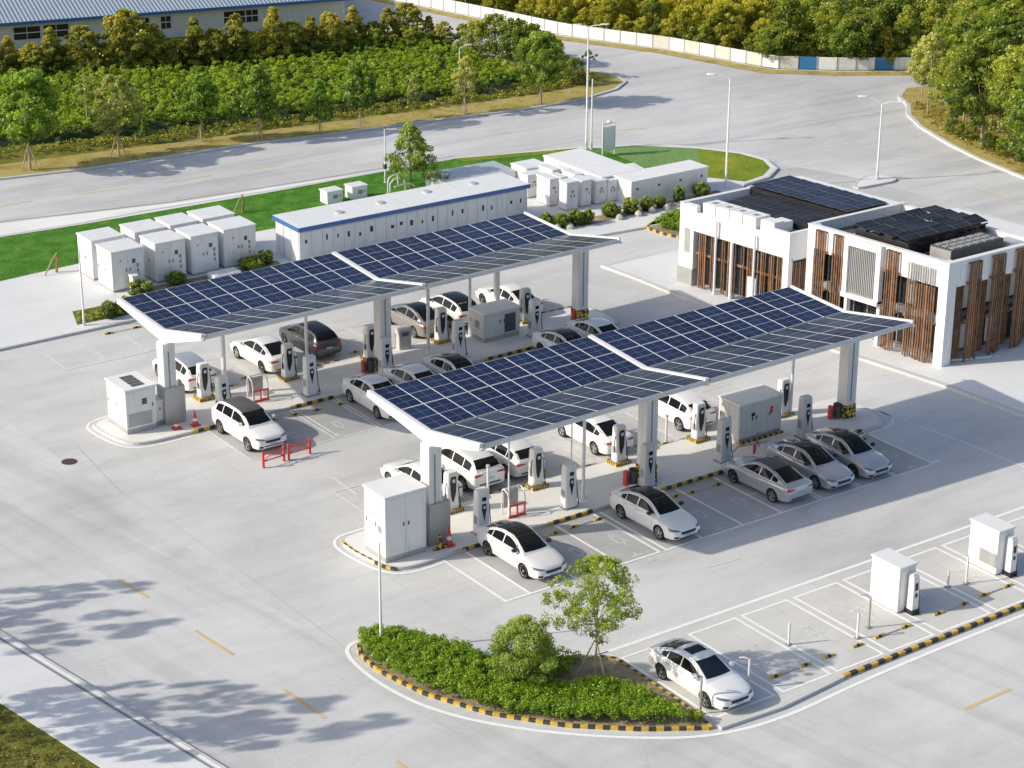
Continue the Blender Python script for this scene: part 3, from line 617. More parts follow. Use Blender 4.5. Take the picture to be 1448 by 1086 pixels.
# ================================================================== CHARGERS
def charger_proto(kind_):
    r = empty('charging_post', 'x', 'charger'); 
    z0 = .0
    if kind_ == 'back': z0 = .16
    mb = MB(); w0, w1, d0, d1, H = .30, .28, .235, .20, 2.03
    def ring(wd, dp, z, b=.045, sh=0): return [(-wd+b,-dp+sh,z),(wd-b,-dp+sh,z),(wd,-dp+b+sh,z),(wd,dp-b,z),(wd-b,dp,z),(-wd+b,dp,z),(-wd,dp-b,z),(-wd,-dp+b+sh,z)]
    mb.loft([ring(w0,d0,z0),ring(w0*.98,d0*.97,z0+.7),ring(w1,d1,z0+H-.12,.045),ring(w1,d1,z0+H-.10,.045),ring(w1-.03,d1-.03,z0+H)])
    mb.obj('housing', 'cabinet_white' if kind_ != 'grey' else 'cabinet_grey', r, smooth=25)
    if kind_ == 'lower':
        pass
    fy = lambda z: -(d0+(d1-d0)*(z-z0)/H)-.006
    def face(pts, mat, nm, par=r, dp=.012):
        mb = MB(); n = len(pts)
        mb.add([(x,fy(z)-dp,z) for x,z in pts]+[(x,fy(z)+.02,z) for x,z in pts], [tuple(range(n)), tuple(range(2*n-1,n-1,-1))]+[(i,n+i,n+(i+1)%n,(i+1)%n) for i in range(n)])
        return mb.obj(nm, mat, par, fix=True)
    if kind_ == 'back':
        b_ = face([(-.14,z0+.75),(-.08,z0+.45),(.0,z0+.42),(.13,z0+.9),(.16,z0+1.55),(.14,z0+1.8),(-.12,z0+1.8),(-.17,z0+1.5)], 'black', 'socket_panel')
        face([(-.06,z0+1.48),(.09,z0+1.48),(.09,z0+1.66),(-.06,z0+1.66)], 'lamp_lens', 'screen', b_, .022)
        mb = MB()
        for i in range(14):
            x0, x1 = -.46+.92*i/14, -.46+.92*(i+1)/14; mb.cur = i%2; mb.box(x0, x1, -.40, -.28, 0, .16)
            mb.box(x0, x1, .28, .40, 0, .16)
        for i in range(8):
            y0, y1 = -.28+.56*i/8, -.28+.56*(i+1)/8; mb.cur = i%2; mb.box(-.46,-.36,y0,y1,0,.158); mb.box(.36,.46,y0,y1,0,.158)
        mb.obj('hazard_base', ['hazard_yellow','hazard_black'], r)
        mb = MB(); mb.box(-.36,.36,-.28,.28,0,.165); mb.obj('plinth', 'mid_grey', r)
    else:
        face([(-.10,z0+1.55),(.10,z0+1.55),(.10,z0+1.72),(-.10,z0+1.72)], 'car_glass_blue', 'screen')
        b_ = face([(-.07,z0+.95),(.0,z0+.62),(.06,z0+.95),(.11,z0+1.15),(.10,z0+1.42),(-.10,z0+1.42),(-.12,z0+1.15)], 'black', 'socket_panel')
        face([(-.04,z0+1.2),(.05,z0+1.2),(.05,z0+1.32),(-.04,z0+1.32)], 'lamp_lens', 'plug', b_, .03)
        mb = MB(); mb.box(-.36,.36,-.28,.28,0,.05); mb.obj('plinth', 'mid_grey', r)
    # side vents
    mb = MB()
    for i in range(7): z = z0+.5+i*.055; mb.box(-.318,-.300,-.12,.12,z,z+.022)
    mb.obj('side_vent', 'mid_grey', r)
    mb = MB(); s = .33
    pts = [(.27,-.02,z0+1.45),(.36,-.03,z0+1.40),(.40,-.05,z0+1.0),(.41,-.08,z0+.5),(.46,-.12,.18),(.52,-.05,.04),(.60,.1,.03),(.55,.25,.03),(.40,.22,.04)]
    mb.tube([Vector(p) for p in smooth3(pts)], .022, 6); mb.obj('cable', 'black_rubber', r)
    mb = MB(); mb.box(.255,.32,-.07,.06,z0+1.3,z0+1.55); mb.obj('cable_holder', 'black', r)
    if kind_ == 'back':
        mb = MB(); mb.tube(smooth3([(-.28,-.1,z0+1.5),(-.38,-.15,z0+1.3),(-.41,-.15,z0+.7),(-.36,-.12,z0+.55),(-.33,-.05,z0+.9)]), .022, 6); mb.obj('cable', 'black_rubber', r)
    return r
def smooth3(p, it=2):
    p = [Vector(q) for q in p]
    for _ in range(it):
        q = [p[0]]
        for a, b in zip(p, p[1:]): q += [a*.75+b*.25, a*.25+b*.75]
        p = q+[p[-1]]
    return p
cf = charger_proto('front'); cb = charger_proto('back'); cg = charger_proto('grey')
protos_used = {}
def place(proto, x, y, z, rz, label, group, **k):
    if proto.name not in protos_used:
        protos_used[proto.name] = treeof(proto); proto.location = (x,y,z); proto.rotation_euler.z = rz; proto['label'] = label; proto['group'] = group
        if k.get('scale'): s = k['scale']; proto.scale = s if isinstance(s, tuple) else (s,)*3
        return proto
    return clone(proto, protos_used[proto.name], (x,y,z), rz, label, group, **k)
GN, GF = 'charging posts under the near canopy', 'charging posts under the far canopy'
place(cf, 5.25,-1.75,.13,0, 'white charging post just behind the first white saloon of the near canopy', GN)
place(cf, 9.85,-1.75,.13,0, 'white charging post between the red rack and the slim white pole', GN)
place(cg, 14.05,-1.95,.13,0, 'grey charging post in front of the middle column of the near canopy', GN)
place(cg, 18.65,-1.75,.13,0, 'grey charging post left of the big grey cabinet of the near canopy', GN)
place(cg, 23.6,-1.75,.13,0, 'grey charging post right of the big grey cabinet, behind the rightmost car', GN)
place(cb, 5.45,.85,.13,0, 'white charging post on a striped base beside the left end column of the near canopy', GN, scale=(.95,.95,.84))
place(cb, 9.95,.80,.13,0, 'white charging post on a striped base beside the white hatchback with the slim posts', GN, scale=(.95,.95,.84))
place(cb, 14.6,.80,.13,0, 'white striped-base charging post behind the saloon at the rear of the near island', GN, scale=(.95,.95,.84))
place(cb, 19.3,.80,.13,0, 'white striped-base charging post at the tail of the hatchback by the grey cabinet', GN, scale=(.95,.95,.84))
place(cb, 24.6,.85,.13,0, 'white charging post just behind the big grey cabinet of the near canopy', GN, scale=(.95,.95,.84))
place(cf, 2.5,15.9,.13,0, 'white charging post behind the white hatchback by the red barriers', GF)
place(cf, 7.3,15.9,.13,0, 'white charging post right of the red and white rack of the far canopy', GF)
place(cf, 11.7,16.0,.13,0, 'white charging post before the middle column of the far canopy', GF)
place(cf, 16.1,16.0,.13,0, 'white charging post left of the low grey cabinet of the far canopy', GF)
place(cf, 21.2,16.4,.13,0, 'white charging post right of the low grey cabinet, behind the black-roofed car', GF)
place(cb, 2.8,18.4,.13,0, 'white charging post on a striped base before the leftmost car of the far canopy', GF, scale=(.95,.95,.84))
place(cb, 7.5,18.4,.13,0, 'white charging post on a striped base before the white saloon of the far canopy', GF, scale=(.95,.95,.84))
place(cb, 12.3,18.4,.13,0, 'white charging post on a striped base left of the middle column of the far canopy', GF, scale=(.95,.95,.84))
place(cb, 16.7,18.5,.13,0, 'white charging post on a striped base before the bronze saloon', GF, scale=(.95,.95,.84))
place(cb, 22.1,18.5,.13,0, 'dark-faced charging post on a striped base by the rearmost white saloon', GF, scale=(.95,.95,.84), swap={'housing':'cabinet_grey'})
def thing_box(name, label, cat, x0, x1, y0, y1, z0, z1, mat, parts=None, group=None, rz=0, b=.02):
    r = empty(name, label, cat, ((x0+x1)/2,(y0+y1)/2,z0), rz, group); X, Y, H = (x1-x0)/2, (y1-y0)/2, z1-z0
    MB().bbox(-X, X, -Y, Y, .0, H, b).obj('housing', mat, r)
    return r, X, Y, H
def panel(r, nm, mat, x0, x1, y, z0, z1, t=.012, side='y'):
    mb = MB()
    if side == 'y': mb.box(x0, x1, y-t, y+.001, z0, z1)
    else: mb.box(y-t, y+.001, x0, x1, z0, z1)
    return mb.obj(nm, mat, r)
# small grey meter box
r,X,Y,H = thing_box('control_box', 'small grey control box behind the middle of the far island', 'control box', 14.2,14.95,18.6,19.0,.13,1.25,'cabinet_grey'); panel(r,'door','grey_metal',-X+.06,X-.06,-Y,.12,H-.1); panel(r,'vent','dark_grey',-.2,.2,-Y-.012,.7,.9)
# ================================================================== CABINETS ON THE ISLANDS
def cabinet(label, x0, x1, y0, y1, z0, h, mat, doors=2, top_vents=0, stains=True, plinth=.25, group=None, hand=True, name='equipment_cabinet'):
    r = empty(name, label, 'cabinet', ((x0+x1)/2,(y0+y1)/2,z0), 0, group); X, Y = (x1-x0)/2, (y1-y0)/2
    MB().box(-X+.02, X-.02, -Y+.02, Y-.02, 0, plinth).obj('plinth', 'grey_metal', r)
    MB().bbox(-X, X, -Y, Y, plinth, h-.06, .015).obj('housing', mat, r)
    MB().bbox(-X-.05, X+.05, -Y-.05, Y+.05, h-.058, h+.02, .015).obj('roof', 'white_metal' if mat != 'cabinet_grey' else 'column_white', r)
    for i in range(doors):
        a, b = -X+.07+(2*X-.14)*i/doors, -X+.07+(2*X-.14)*(i+1)/doors
        d = panel(r, 'door', mat, a+.012, b-.012, -Y, plinth+.08, h-.14, .018)
        hx = b-.12 if i == 0 else a+.12
        panel(d, 'handle', 'black', hx-.02, hx+.02, -Y-.018, plinth+h*.42, plinth+h*.42+.16, .03)
    nd = max(1, round(2*Y/1.0))
    for i in range(nd):
        a, b = -Y+.07+(2*Y-.14)*i/nd, -Y+.07+(2*Y-.14)*(i+1)/nd
        d = panel(r, 'side_panel', mat, a+.012, b-.012, -X, plinth+.08, h-.14, .018, 'x')
        if hand: panel(d, 'handle', 'mid_grey', b-.13, b-.09, -X-.018, plinth+h*.40, plinth+h*.40+.22, .03, 'x')
    for i in range(top_vents):
        MB().box(-X*.35+ .0, X*.45, -Y*.75+i*Y*1.5/top_vents, -Y*.75+(i+.72)*Y*1.5/top_vents, h+.021, h+.05).obj('roof_vent', 'dark_grey', r)
    return r, X, Y
r,X,Y = cabinet('tall white cabinet at the left end of the near canopy', .35, 2.35, -1.95, -.35, .13, 2.95, 'cabinet_white')
MB().box(-.75,.1,-.25,.1,2.972,2.985).obj('lid_stain','mid_grey',r) if False else None
panel(r,'vent','mid_grey',-.55,-.30,-X-.02,1.25,1.55,.01,'x'); panel(r,'label_plate','mid_grey',.05,.12,-X-.02,1.9,2.0,.01,'x')
r,X,Y = cabinet('squat white cabinet with black roof vents at the left end of the far canopy', -2.3, -.75, 16.35, 18.35, .13, 2.2, 'cabinet_white', 1, 4)
panel(r,'screen','dark_grey',.05,.3,-Y-.02,1.35,1.65,.01); panel(r,'louvre','grey_metal',-X+.1,X-.25,-Y-.02,.35,1.0,.01)
r2,X2,Y2 = cabinet('low white side cabinet joined to the right of the vented cabinet', -.69, -.30, 16.55, 18.2, .13, 1.25, 'cabinet_white', 1, 0, hand=False)
r,X,Y = cabinet('big grey steel cabinet under the right half of the near canopy', 20.45, 23.05, -.75, .75, .13, 1.95, 'cabinet_grey', 3)
panel(r,'warning_sign','red_paint',.55,.72,-Y-.02,1.15,1.5,.01); panel(r,'screen','black',-.6,-.4,-Y-.02,1.25,1.42,.01)
mb = MB(); 
for i in range(16): mb.cur=i%2; mb.box(-X-.06+2*(X+.06)*i/16, -X-.06+2*(X+.06)*(i+1)/16, -Y-.12,-Y-.03,0,.1)
mb.obj('hazard_edging',['hazard_yellow','hazard_black'],r)
r,X,Y = cabinet('low grey cabinet with a dark grille under the far canopy', 18.35, 20.65, 16.95, 18.3, .13, 1.6, 'cabinet_grey', 2)
panel(r,'grille','dark_grey',.15,.85,-Y-.02,.35,1.35,.01); panel(r,'side_vent','mid_grey',-.3,.1,-X-.02,.7,1.1,.01,'x')
# ================================================================== LOWER STRIP CABINETS WITH CHARGERS
def unit(x0, y0, label, label2, stain):
    r,X,Y = cabinet(label, x0, x0+.9, y0, y0+1.55, .01, 1.98, 'white_paint', 1, 0, plinth=.06, group='white cabinets on the lower bays', hand=False)
    if stain: panel(r,'dirty_patch','grey_metal',-.75,.15,-X-.02,.35,.95,.008,'x')
    p = empty('charging_post', label2, 'charger', (x0+.55,y0-.28,.01), 0, 'slim chargers on the lower bays')
    MB().box(-.2,.2,-.2,.22,0,.2).obj('plinth','black',p)
    mb = MB(); mb.loft([[(-.17,-.15,.2),(.17,-.15,.2),(.17,.17,.2),(-.17,.17,.2)],[(-.16,-.14,1.3),(.16,-.14,1.3),(.16,.17,1.3),(-.16,.17,1.3)],[(-.15,-.11,1.62),(.15,-.11,1.62),(.15,.17,1.62),(-.15,.17,1.62)],[(-.12,-.02,1.72),(.12,-.02,1.72),(.12,.17,1.72),(-.12,.17,1.72)]])
    mb.obj('housing','white_paint',p)
    panel(p,'screen','black',-.07,.07,-.145,1.05,1.35,.012); panel(p,'plug','black',-.05,.05,-.15,.75,.9,.02)
    MB().tube(smooth3([(.17,0,1.4),(.27,-.02,1.2),(.29,-.04,.6),(.26,-.1,.2),(.18,-.2,.06),(.05,-.3,.03)]),.02,6).obj('cable','black_rubber',p)
unit(14.62,-16.95,'white cabinet on the lower bays, nearer to the parked saloon','slim white charger on the cabinet nearer to the parked saloon',False)
unit(20.3,-16.85,'white cabinet on the lower bays with a grey patch on its side','slim white charger on the cabinet with the grey patch',True)
# wheel stops: two striped rubber blocks on a thin bar
def wheel_stop(x, y, L, label, rz=0, bar=True):
    r = empty('wheel_stop', label, 'wheel stop', (x,y,0), rz, 'striped wheel stops in the parking bays')
    for s in (-1, 1):
        mb = MB()
        for i in range(3):
            mb.cur = i%2; x0 = s*L/2-.25+.17*i; mb.loft([[(x0,-.065,.01),(x0,.065,.01),(x0,.04,.09),(x0,-.04,.09)],[(x0+.17,-.065,.01),(x0+.17,.065,.01),(x0+.17,.04,.09),(x0+.17,-.04,.09)]])
        mb.obj('rubber_block',['hazard_yellow','hazard_black'],r,fix=True)
    if bar: MB().tube([(-L/2+.3,0,.04),(L/2-.3,0,.04)],.022,6).obj('bar','galvanised',r)
for x,y,L,l,bar in ((8.05,-18.0,1.5,'striped wheel stop in the bay right of the lower white saloon',True),(10.75,-18.0,1.5,'striped wheel stop in the third lower bay',False),(13.4,-17.95,1.4,'striped wheel stop in front of the nearer lower cabinet',True),(16.65,-17.9,1.4,'striped wheel stop between the two lower cabinets',True),(19.3,-17.8,1.4,'striped wheel stop in front of the cabinet with the grey patch',True),
    (9.6,-3.35,1.4,'striped wheel stop in the empty bay left of the second white saloon',True),(7.2,-3.4,1.4,'striped wheel stop in the empty bay beside the first white saloon',True),(13.9,-3.4,1.2,'striped wheel stop just right of the second white saloon',False),(16.1,-3.5,1.5,'striped wheel stop in the bay left of the silver saloon',True),(25.2,-3.4,1.3,'striped wheel stop in the rightmost bay of the near canopy',False),
    (16.2,2.0,1.1,'striped wheel stop in the rear bay left of the middle column',False),(11.9,2.1,1.3,'striped wheel stop in the rear bay left of the reversed white saloon',False),
    (7.3,14.2,1.3,'striped wheel stop in the empty bay right of the red barriers',False),(4.9,14.3,1.2,'striped wheel stop in the bay behind the red barriers',False),(5.3,19.9,1.2,'striped wheel stop in the bay left of the white saloon of the far canopy',False),(12.9,19.9,1.2,'striped wheel stop behind the dark grey car of the far canopy',False),(3.9,29.6,1.6,'faded wheel stop by the kerb of the container yard',True)):
    wheel_stop(x,y,L,l,0,bar)
# slim white bay posts of the lower strip
for i,(u,v,h,l) in enumerate(((990,1010,1.55,'grey bay post beside the front wheel of the lower white saloon'),(1058,975,1.25,'white bay post right of the lower white saloon'),(1115,912,.95,'short white bay post in the third lower bay'),(1212,903,1.1,'white bay post left of the nearer lower cabinet'),(1228,888,1.35,'dark bay post at the foot of the nearer lower cabinet'),(1340,830,.7,'short white bay post between the lower cabinets'),(1366,825,1.2,'white bay post at the foot of the cabinet with the grey patch'))):
    x,y = at(u,v); r = empty('bay_post', l, 'post', (x,y,.01)); m_ = 'white_metal' if 'white' in l.split()[0:2] or 'short' in l else 'grey_metal'
    MB().tube([(0,0,0),(0,0,h)],.045,8).obj('post',m_,r); MB().box(-.12,.12,-.1,.1,0,.03).obj('foot','mid_grey',r)
    if h > 1: MB().tube(smooth3([(0,0,h-.02),(-.12,.1,h+.08),(-.3,.25,h+.05)],1),.03,6).obj('arm',m_,r)
for x,y,h,l in ((7.75,1.35,1.4,'slim white post between the two white hatchbacks of the near canopy'),(18.0,1.55,1.3,'slim grey post beside the middle column of the near canopy'),(13.4,19.3,1.3,'slim post by the control box of the far canopy')):
    r = empty('bay_post', l, 'post', (x,y,.01)); MB().tube([(0,0,0),(0,0,h)],.06,8).obj('post','white_metal',r); MB().lathe((0,0,h),[(.06,0),(.1,.03),(.09,.1),(.0,.13)],10).obj('cap','galvanised',r)
# ================================================================== BARRIERS, RACKS, CONES
def red_barrier(x, y, rz, label, L=1.15):
    r = empty('barrier', label, 'barrier', (x,y,0), rz, 'low red barriers'); 
    for s in (-L/2, L/2):
        MB().box(s-.045,s+.045,-.04,.04,0,.78).obj('post','red_paint',r)
    mb = MB(); mb.box(-L/2+.045,L/2-.045,-.02,.02,.62,.67); mb.box(-L/2+.045,L/2-.045,-.02,.02,.28,.33); mb.obj('rail','red_paint',r)
    MB().tube([(-L/2+.06,0,.32),(0,.02,.64),(L/2-.06,0,.32)],.022,6).obj('brace','red_paint',r)
red_barrier(1.75,9.75,.12,'low red barrier in front of the nose of the white hatchback, left one'); red_barrier(3.15,9.85,.05,'low red barrier in front of the white hatchback, right one')
def rack(x, y, label):
    r = empty('tool_rack', label, 'rack', (x,y,.13), 0, 'white framed racks on the charging islands')
    mb = MB(); 
    for s in (-.42,.42): mb.tube(smooth3([(s,-.28,0),(s,-.28,1.05),(s,.1,1.25),(s,.28,1.15),(s,.28,0)],1),.03,6)
    mb.tube([(-.42,.1,1.25),(.42,.1,1.25)],.03,6); mb.obj('frame','white_metal',r)
    MB().box(-.38,.38,.20,.23,.3,1.1).obj('back_panel','grey_metal',r)
    mb = MB(); mb.box(-.45,.45,-.31,-.25,.0,.1); mb.box(-.42,-.36,-.31,-.25,.1,.6); mb.box(.36,.42,-.31,-.25,.1,.6); mb.box(-.03,.03,-.31,-.25,.1,.6); mb.box(-.36,.36,-.30,-.26,.52,.6); mb.obj('red_guard','red_paint',r)
rack(7.45,-1.0,'white rack with a red guard on the near island behind the first white saloon'); rack(4.9,16.8,'white rack with a red guard on the far island')
def cone(x, y, label, h=.8, mat='red_paint'):
    r = empty('traffic_cone', label, 'cone', (x,y,.13)); MB().box(-.2,.2,-.2,.2,0,.05).obj('base',mat,r)
    MB().lathe((0,0,.05),[(.14,0),(.09,h*.45),(.03,h-.1),(.0,h-.08)],12).obj('cone',mat,r,smooth=30); MB().lathe((0,0,.05),[(.118,h*.25),(.098,h*.42)],12).obj('stripe','white_paint',r)
cone(3.45,-2.0,'red cone at the foot of the left end column of the near canopy',.95); cone(.85,15.6,'red cone at the edge of the far island by the left end column',.8); cone(-.05,15.75,'small red cone against the foot of the left end column of the far canopy',.45)
r = empty('guard_post','yellow and black guard post beside the red cone of the near canopy','bollard',(2.95,-2.05,.13)); MB().lathe((0,0,0),[(.12,0),(.12,.06),(.07,.08),(.07,.55),(.09,.58),(.0,.66)],12).obj('post','hazard_wrap',r); MB().box(-.32,.32,-.08,.08,.0,.1).obj('foot','hazard_wrap',r)
def bin_pair(x, y, l1, l2):
    r = empty('fire_extinguisher_box', l1, 'extinguisher box', (x,y,.13)); MB().bbox(-.10,.10,-.13,.13,0,.66,.02).obj('case','red_paint',r); MB().box(-.06,.06,-.145,-.131,.15,.5).obj('window','dark_grey',r)
    b = empty('waste_bin', l2, 'bin', (x+.36,y-.05,.13)); MB().lathe((0,0,0),[(.16,0),(.2,.05),(.21,.62),(.19,.66)],14).obj('body','dark_grey',b,smooth=30); MB().lathe((0,0,.66),[(.21,0),(.2,.05),(.05,.1),(.0,.1)],14).obj('lid','black',b,smooth=30)
bin_pair(26.15,-.85,'red extinguisher box left of the right end column of the near canopy','dark bin at the right end column of the near canopy')
bin_pair(13.35,-1.35,'red extinguisher box behind the grey charger at the middle column','dark bin behind the grey charger at the middle column of the near canopy')
bin_pair(24.3,17.0,'red extinguisher box at the right end column of the far canopy','dark bin at the right end column of the far canopy')
bin_pair(11.0,16.9,'red extinguisher box left of the middle column of the far canopy','dark bin beside the middle column of the far canopy')
r = empty('trestle','orange metal trestle in front of the big grey cabinet','trestle',(20.6,-1.75,.13)); mb = MB(); mb.tube([(0,0,0),(.1,0,.95)],.03,6); mb.tube([(-1.0,.2,.35),(.7,0,.3)],.025,6); mb.tube([(.5,.3,0),(.1,0,.6)],.025,6); mb.tube([(-.9,.5,0),(-.9,.2,.36)],.025,6); mb.obj('frame','wood_rail',r); MB().lathe((-.25,-.2,0),[(.06,0),(.06,.4),(0,.46)],8).obj('red_marker','red_paint',r)
# ================================================================== WHITE CONTAINERS
CG = 'white battery containers in two rows'
labs = [['leftmost white container of the front row, beside the turf','second white container from the left in the front row','third white container from the left in the front row','rightmost white container of the front row, with marks down its door'],
        ['leftmost white container of the back row','second white container from the left in the back row','third white container from the left in the back row','rightmost white container of the back row, touching the turf']]
for j, y0 in enumerate((35.1, 37.6)):
    for i, (x0, x1) in enumerate(((6.05,8.0),(8.75,10.6),(11.0,12.7),(13.1,15.15))):
        r,X,Y = cabinet(labs[j][i], x0, x1, y0+.05*i, y0+1.85+.05*i, .13, 2.32, 'cabinet_white', 2, 0, plinth=.12, group=CG, name='battery_container')
        panel(r,'screen','dark_grey',.25,.45,-Y-.02,1.5,1.75,.01); panel(r,'sticker','red_paint',-.5,-.42,-Y-.02,1.7,1.8,.01)
        if j == 0: 
            for q in range(3): panel(r,'notice','mid_grey',.5+.02*q,.64,-Y-.02,1.25-.3*q,1.45-.3*q,.01)
r,X,Y = cabinet('white air handling unit between the front row containers', 6.9, 7.25, 34.35, 34.8, .13, 1.0, 'white_paint', 1, plinth=.05, hand=False)
r,X,Y,H = thing_box('slab_box','low white slab box between the front containers and the far canopy','box',11.6,13.3,33.7,34.6,.13,.42,'white_paint'); panel(r,'panel','mid_grey',-.5,.5,-Y,.05,.2)
# long shed with blue trim
r = empty('long_shed','long white equipment shed with a blue roof edge behind the far canopy','shed',(24.95,34.75,.12),math.radians(-.6)); X, Y, H = 7.95, 1.4, 2.25
MB().box(-X,X,-Y,Y,0,H-.2).obj('wall','shed_white',r)
MB().box(-X-.12,X+.12,-Y-.14,Y+.12,H-.03,H+.03).obj('roof','white_metal',r)
mb = MB(); mb.box(-X-.13,X+.13,-Y-.17,-Y-.141,H-.22,H+.02); mb.box(-X-.16,-X-.121,-Y-.17,Y+.12,H-.22,H+.02); mb.obj('blue_edge','blue_trim',r)
MB().box(-X-.05,X+.05,-Y-.05,Y+.05,H-.2,H-.031).obj('soffit','mid_grey',r)
nd = 22
for i in range(nd):
    a = -X+.08+(2*X-.16)*i/nd; b = a+(2*X-.16)/nd-.05
    d = panel(r,'door','shed_white',a,b,-Y,.1,H-.32,.03)
    if i%3 != 1 or i in (4,10): 
        s = random.choice((.10,.14,.2)); zz = 1.15+random.uniform(-.08,.12); cx_ = (a+b)/2+random.uniform(-.08,.08); panel(d,'vent','black',cx_-s/2,cx_+s/2,-Y-.03,zz,zz+random.choice((.2,.26,.34)),.012)
for i in range(3): panel(r,'door','shed_white',-Y+.1+i*.88,-Y+.1+i*.88+.82,-X,.1,H-.32,.03,'x')
for x,y in ((-4.6,-.2),(-1.6,.1),(1.9,.5),(5.2,.4)):
    mb = MB(); mb.lathe((x,y,H+.03),[(.28,0),(.28,.05),(.2,.09),(.0,.1)],14); mb.obj('roof_vent','galvanised',r)
mb = MB(); mb.box(-.6,-.57,-Y,Y,H+.031,H+.045); mb.box(3.8,3.83,-Y,Y,H+.031,H+.045); mb.obj('roof_seam','grey_metal',r)
for u,v,l in ((475,291,'small white air conditioning unit behind the shed, left one'),(510,284,'small white air conditioning unit behind the shed, right one')):
    x,y = at(u,v); r,X,Y = cabinet(l, x-.6,x+.5,y,y+.9,.13,.85,'white_paint',1,plinth=.05,hand=False,name='air_conditioner'); panel(r,'grille','mid_grey',-.15,.2,-Y-.02,.35,.6,.01)
x,y = at(560,275); r = empty('pipe_frame','white bent pipe frame on the turf beside the lone tree','pipe frame',(x,y,.12)); mb = MB()
for pts in ([(-.6,0,0),(-.6,0,1.0),(-.3,0,1.15),(.6,.3,1.2),(1.3,.6,1.5)],[(-.3,.2,0),(-.3,.2,.8),(.8,.3,.85),(.9,.3,0)],[(-.3,-.3,.5),(.9,-.1,.55),(1.4,0,.2)],[(.3,.3,1.1),(.5,.5,.3)]): mb.tube(smooth3(pts,1),.05,6)
mb.obj('pipes','white_metal',r)
# white container complex at the back right
r = empty('low_container','low grey container with a dark side at the back of the container yard','container',(34.0,41.0,.12),math.radians(-2)); MB().bbox(-2.6,2.6,-1.3,1.3,0,.95,.03).obj('body','shed_white',r); MB().box(-2.65,2.65,-1.35,1.35,.96,1.02).obj('roof','galvanised',r)
for i in range(6): panel(r,'window','dark_grey',-.2+i*.42,.1+i*.42,-1.3,.45,.75,.012)
def shed(label, poly_x0, poly_x1, y0, y1, h, nd, sd):
    r = empty('white_container', label, 'container', ((poly_x0+poly_x1)/2,(y0+y1)/2,.12), 0, 'long white containers behind the hedge'); X,Y = (poly_x1-poly_x0)/2,(y1-y0)/2
    MB().box(-X,X,-Y,Y,0,h-.05).obj('body','cabinet_white',r); MB().bbox(-X-.06,X+.06,-Y-.06,Y+.06,h-.048,h+.03,.02).obj('roof','white_paint',r)
    for i in range(nd):
        a = -X+.06+(2*X-.12)*i/nd; b = a+(2*X-.12)/nd-.05; d = panel(r,'door','cabinet_white',a,b,-Y,.1,h-.15,.02)
        if i%2==0: panel(d,'vent','dark_grey',(a+b)/2-.09,(a+b)/2+.09,-Y-.02,h*.62,h*.62+.14,.01)
    for i in range(sd):
        a = -Y+.06+(2*Y-.12)*i/sd; b = a+(2*Y-.12)/sd-.05; d = panel(r,'door','cabinet_white',a,b,-X,.1,h-.15,.02,'x')
        panel(d,'lock','mid_grey',(a+b)/2-.04,(a+b)/2+.04,-X-.02,h*.5,h*.5+.12,.01,'x')
    return r
shed('long white container running back beside the tall sign panel', 39.0,42.0,33.75,39.9,1.55,2,8)
shed('long white container in front of the lawn, behind the round hedges', 39.9,46.1,31.9,33.7,1.55,7,2)
shed('white container block left of the group of small white cabinets', 36.9,38.7,38.3,40.6,1.2,3,3)
mb = MB(); mb.box(-1.3,.7,-.9,.9,0,.02)
for i,(u,v,wd,h,l) in enumerate(((755,279,1.0,1.5,'leftmost slim white cabinet in the group beside the shed'),(770,272,.8,1.17,'white cabinet behind the leftmost one in the group beside the shed'),(783,291,.62,1.75,'white cabinet with a dark lock in the group beside the shed'),(809,297,.85,1.8,'frontmost white cabinet in the group beside the shed'),(829,292,.75,1.7,'white cabinet with a tall dark handle in the group beside the shed'),(850,288,.85,1.5,'wide white cabinet on the right of the group beside the shed'),(866,285,.8,1.4,'rightmost white cabinet of the group, next to the long container'),(797,283,.5,1.5,'narrow white cabinet squeezed in the middle of the group'),(818,280,.6,1.55,'white cabinet in the back row of the group, above the frontmost one'),(838,276,.6,1.5,'white cabinet in the back row of the group, nearest the long container'),(750,266,.7,1.35,'small white cabinet at the far left of the back of the group'),(786,271,.55,1.45,'white cabinet behind the one with a dark lock'),(803,268,.6,1.4,'white cabinet in the middle of the third row of the group'),(822,266,.55,1.35,'white cabinet in the third row, right of the middle one'),(841,264,.55,1.3,'white cabinet in the third row beside the long container wall'),(768,258,.6,1.1,'low white cabinet at the very back of the group'))):
    x,y = at(u,v,.13); r,X,Y = cabinet(l,x-wd/2,x+wd/2,y,y+.8+.3*(i%3),.13,h,'cabinet_white',1 if wd<.8 else 2,0,plinth=.08,group='small white cabinets beside the shed',hand=False)
    panel(r,'screen','mid_grey',-.1,.12,-Y-.02,h*.62,h*.7,.01)
x,y = at(862,222,.12); r = empty('sign_panel','tall translucent white sign panel on posts behind the long container','sign',(46.0,42.0,.12),math.radians(4)); mb = MB()
for s in (-.6,.5): mb.tube([(s,0,0),(s,0,2.4)],.04,8)
mb.obj('post','white_metal',r); MB().box(-.55,.45,-.04,.04,.35,2.0).obj('panel','sign_white',r); MB().lathe((-.05,0,2.25),[(.0,0),(.16,.05),(.16,.12),(0,.18)],12).obj('lamp','lamp_lens',r); MB().tube([(-.6,0,2.2),(.5,0,2.2)],.03,6).obj('rail','white_metal',r)
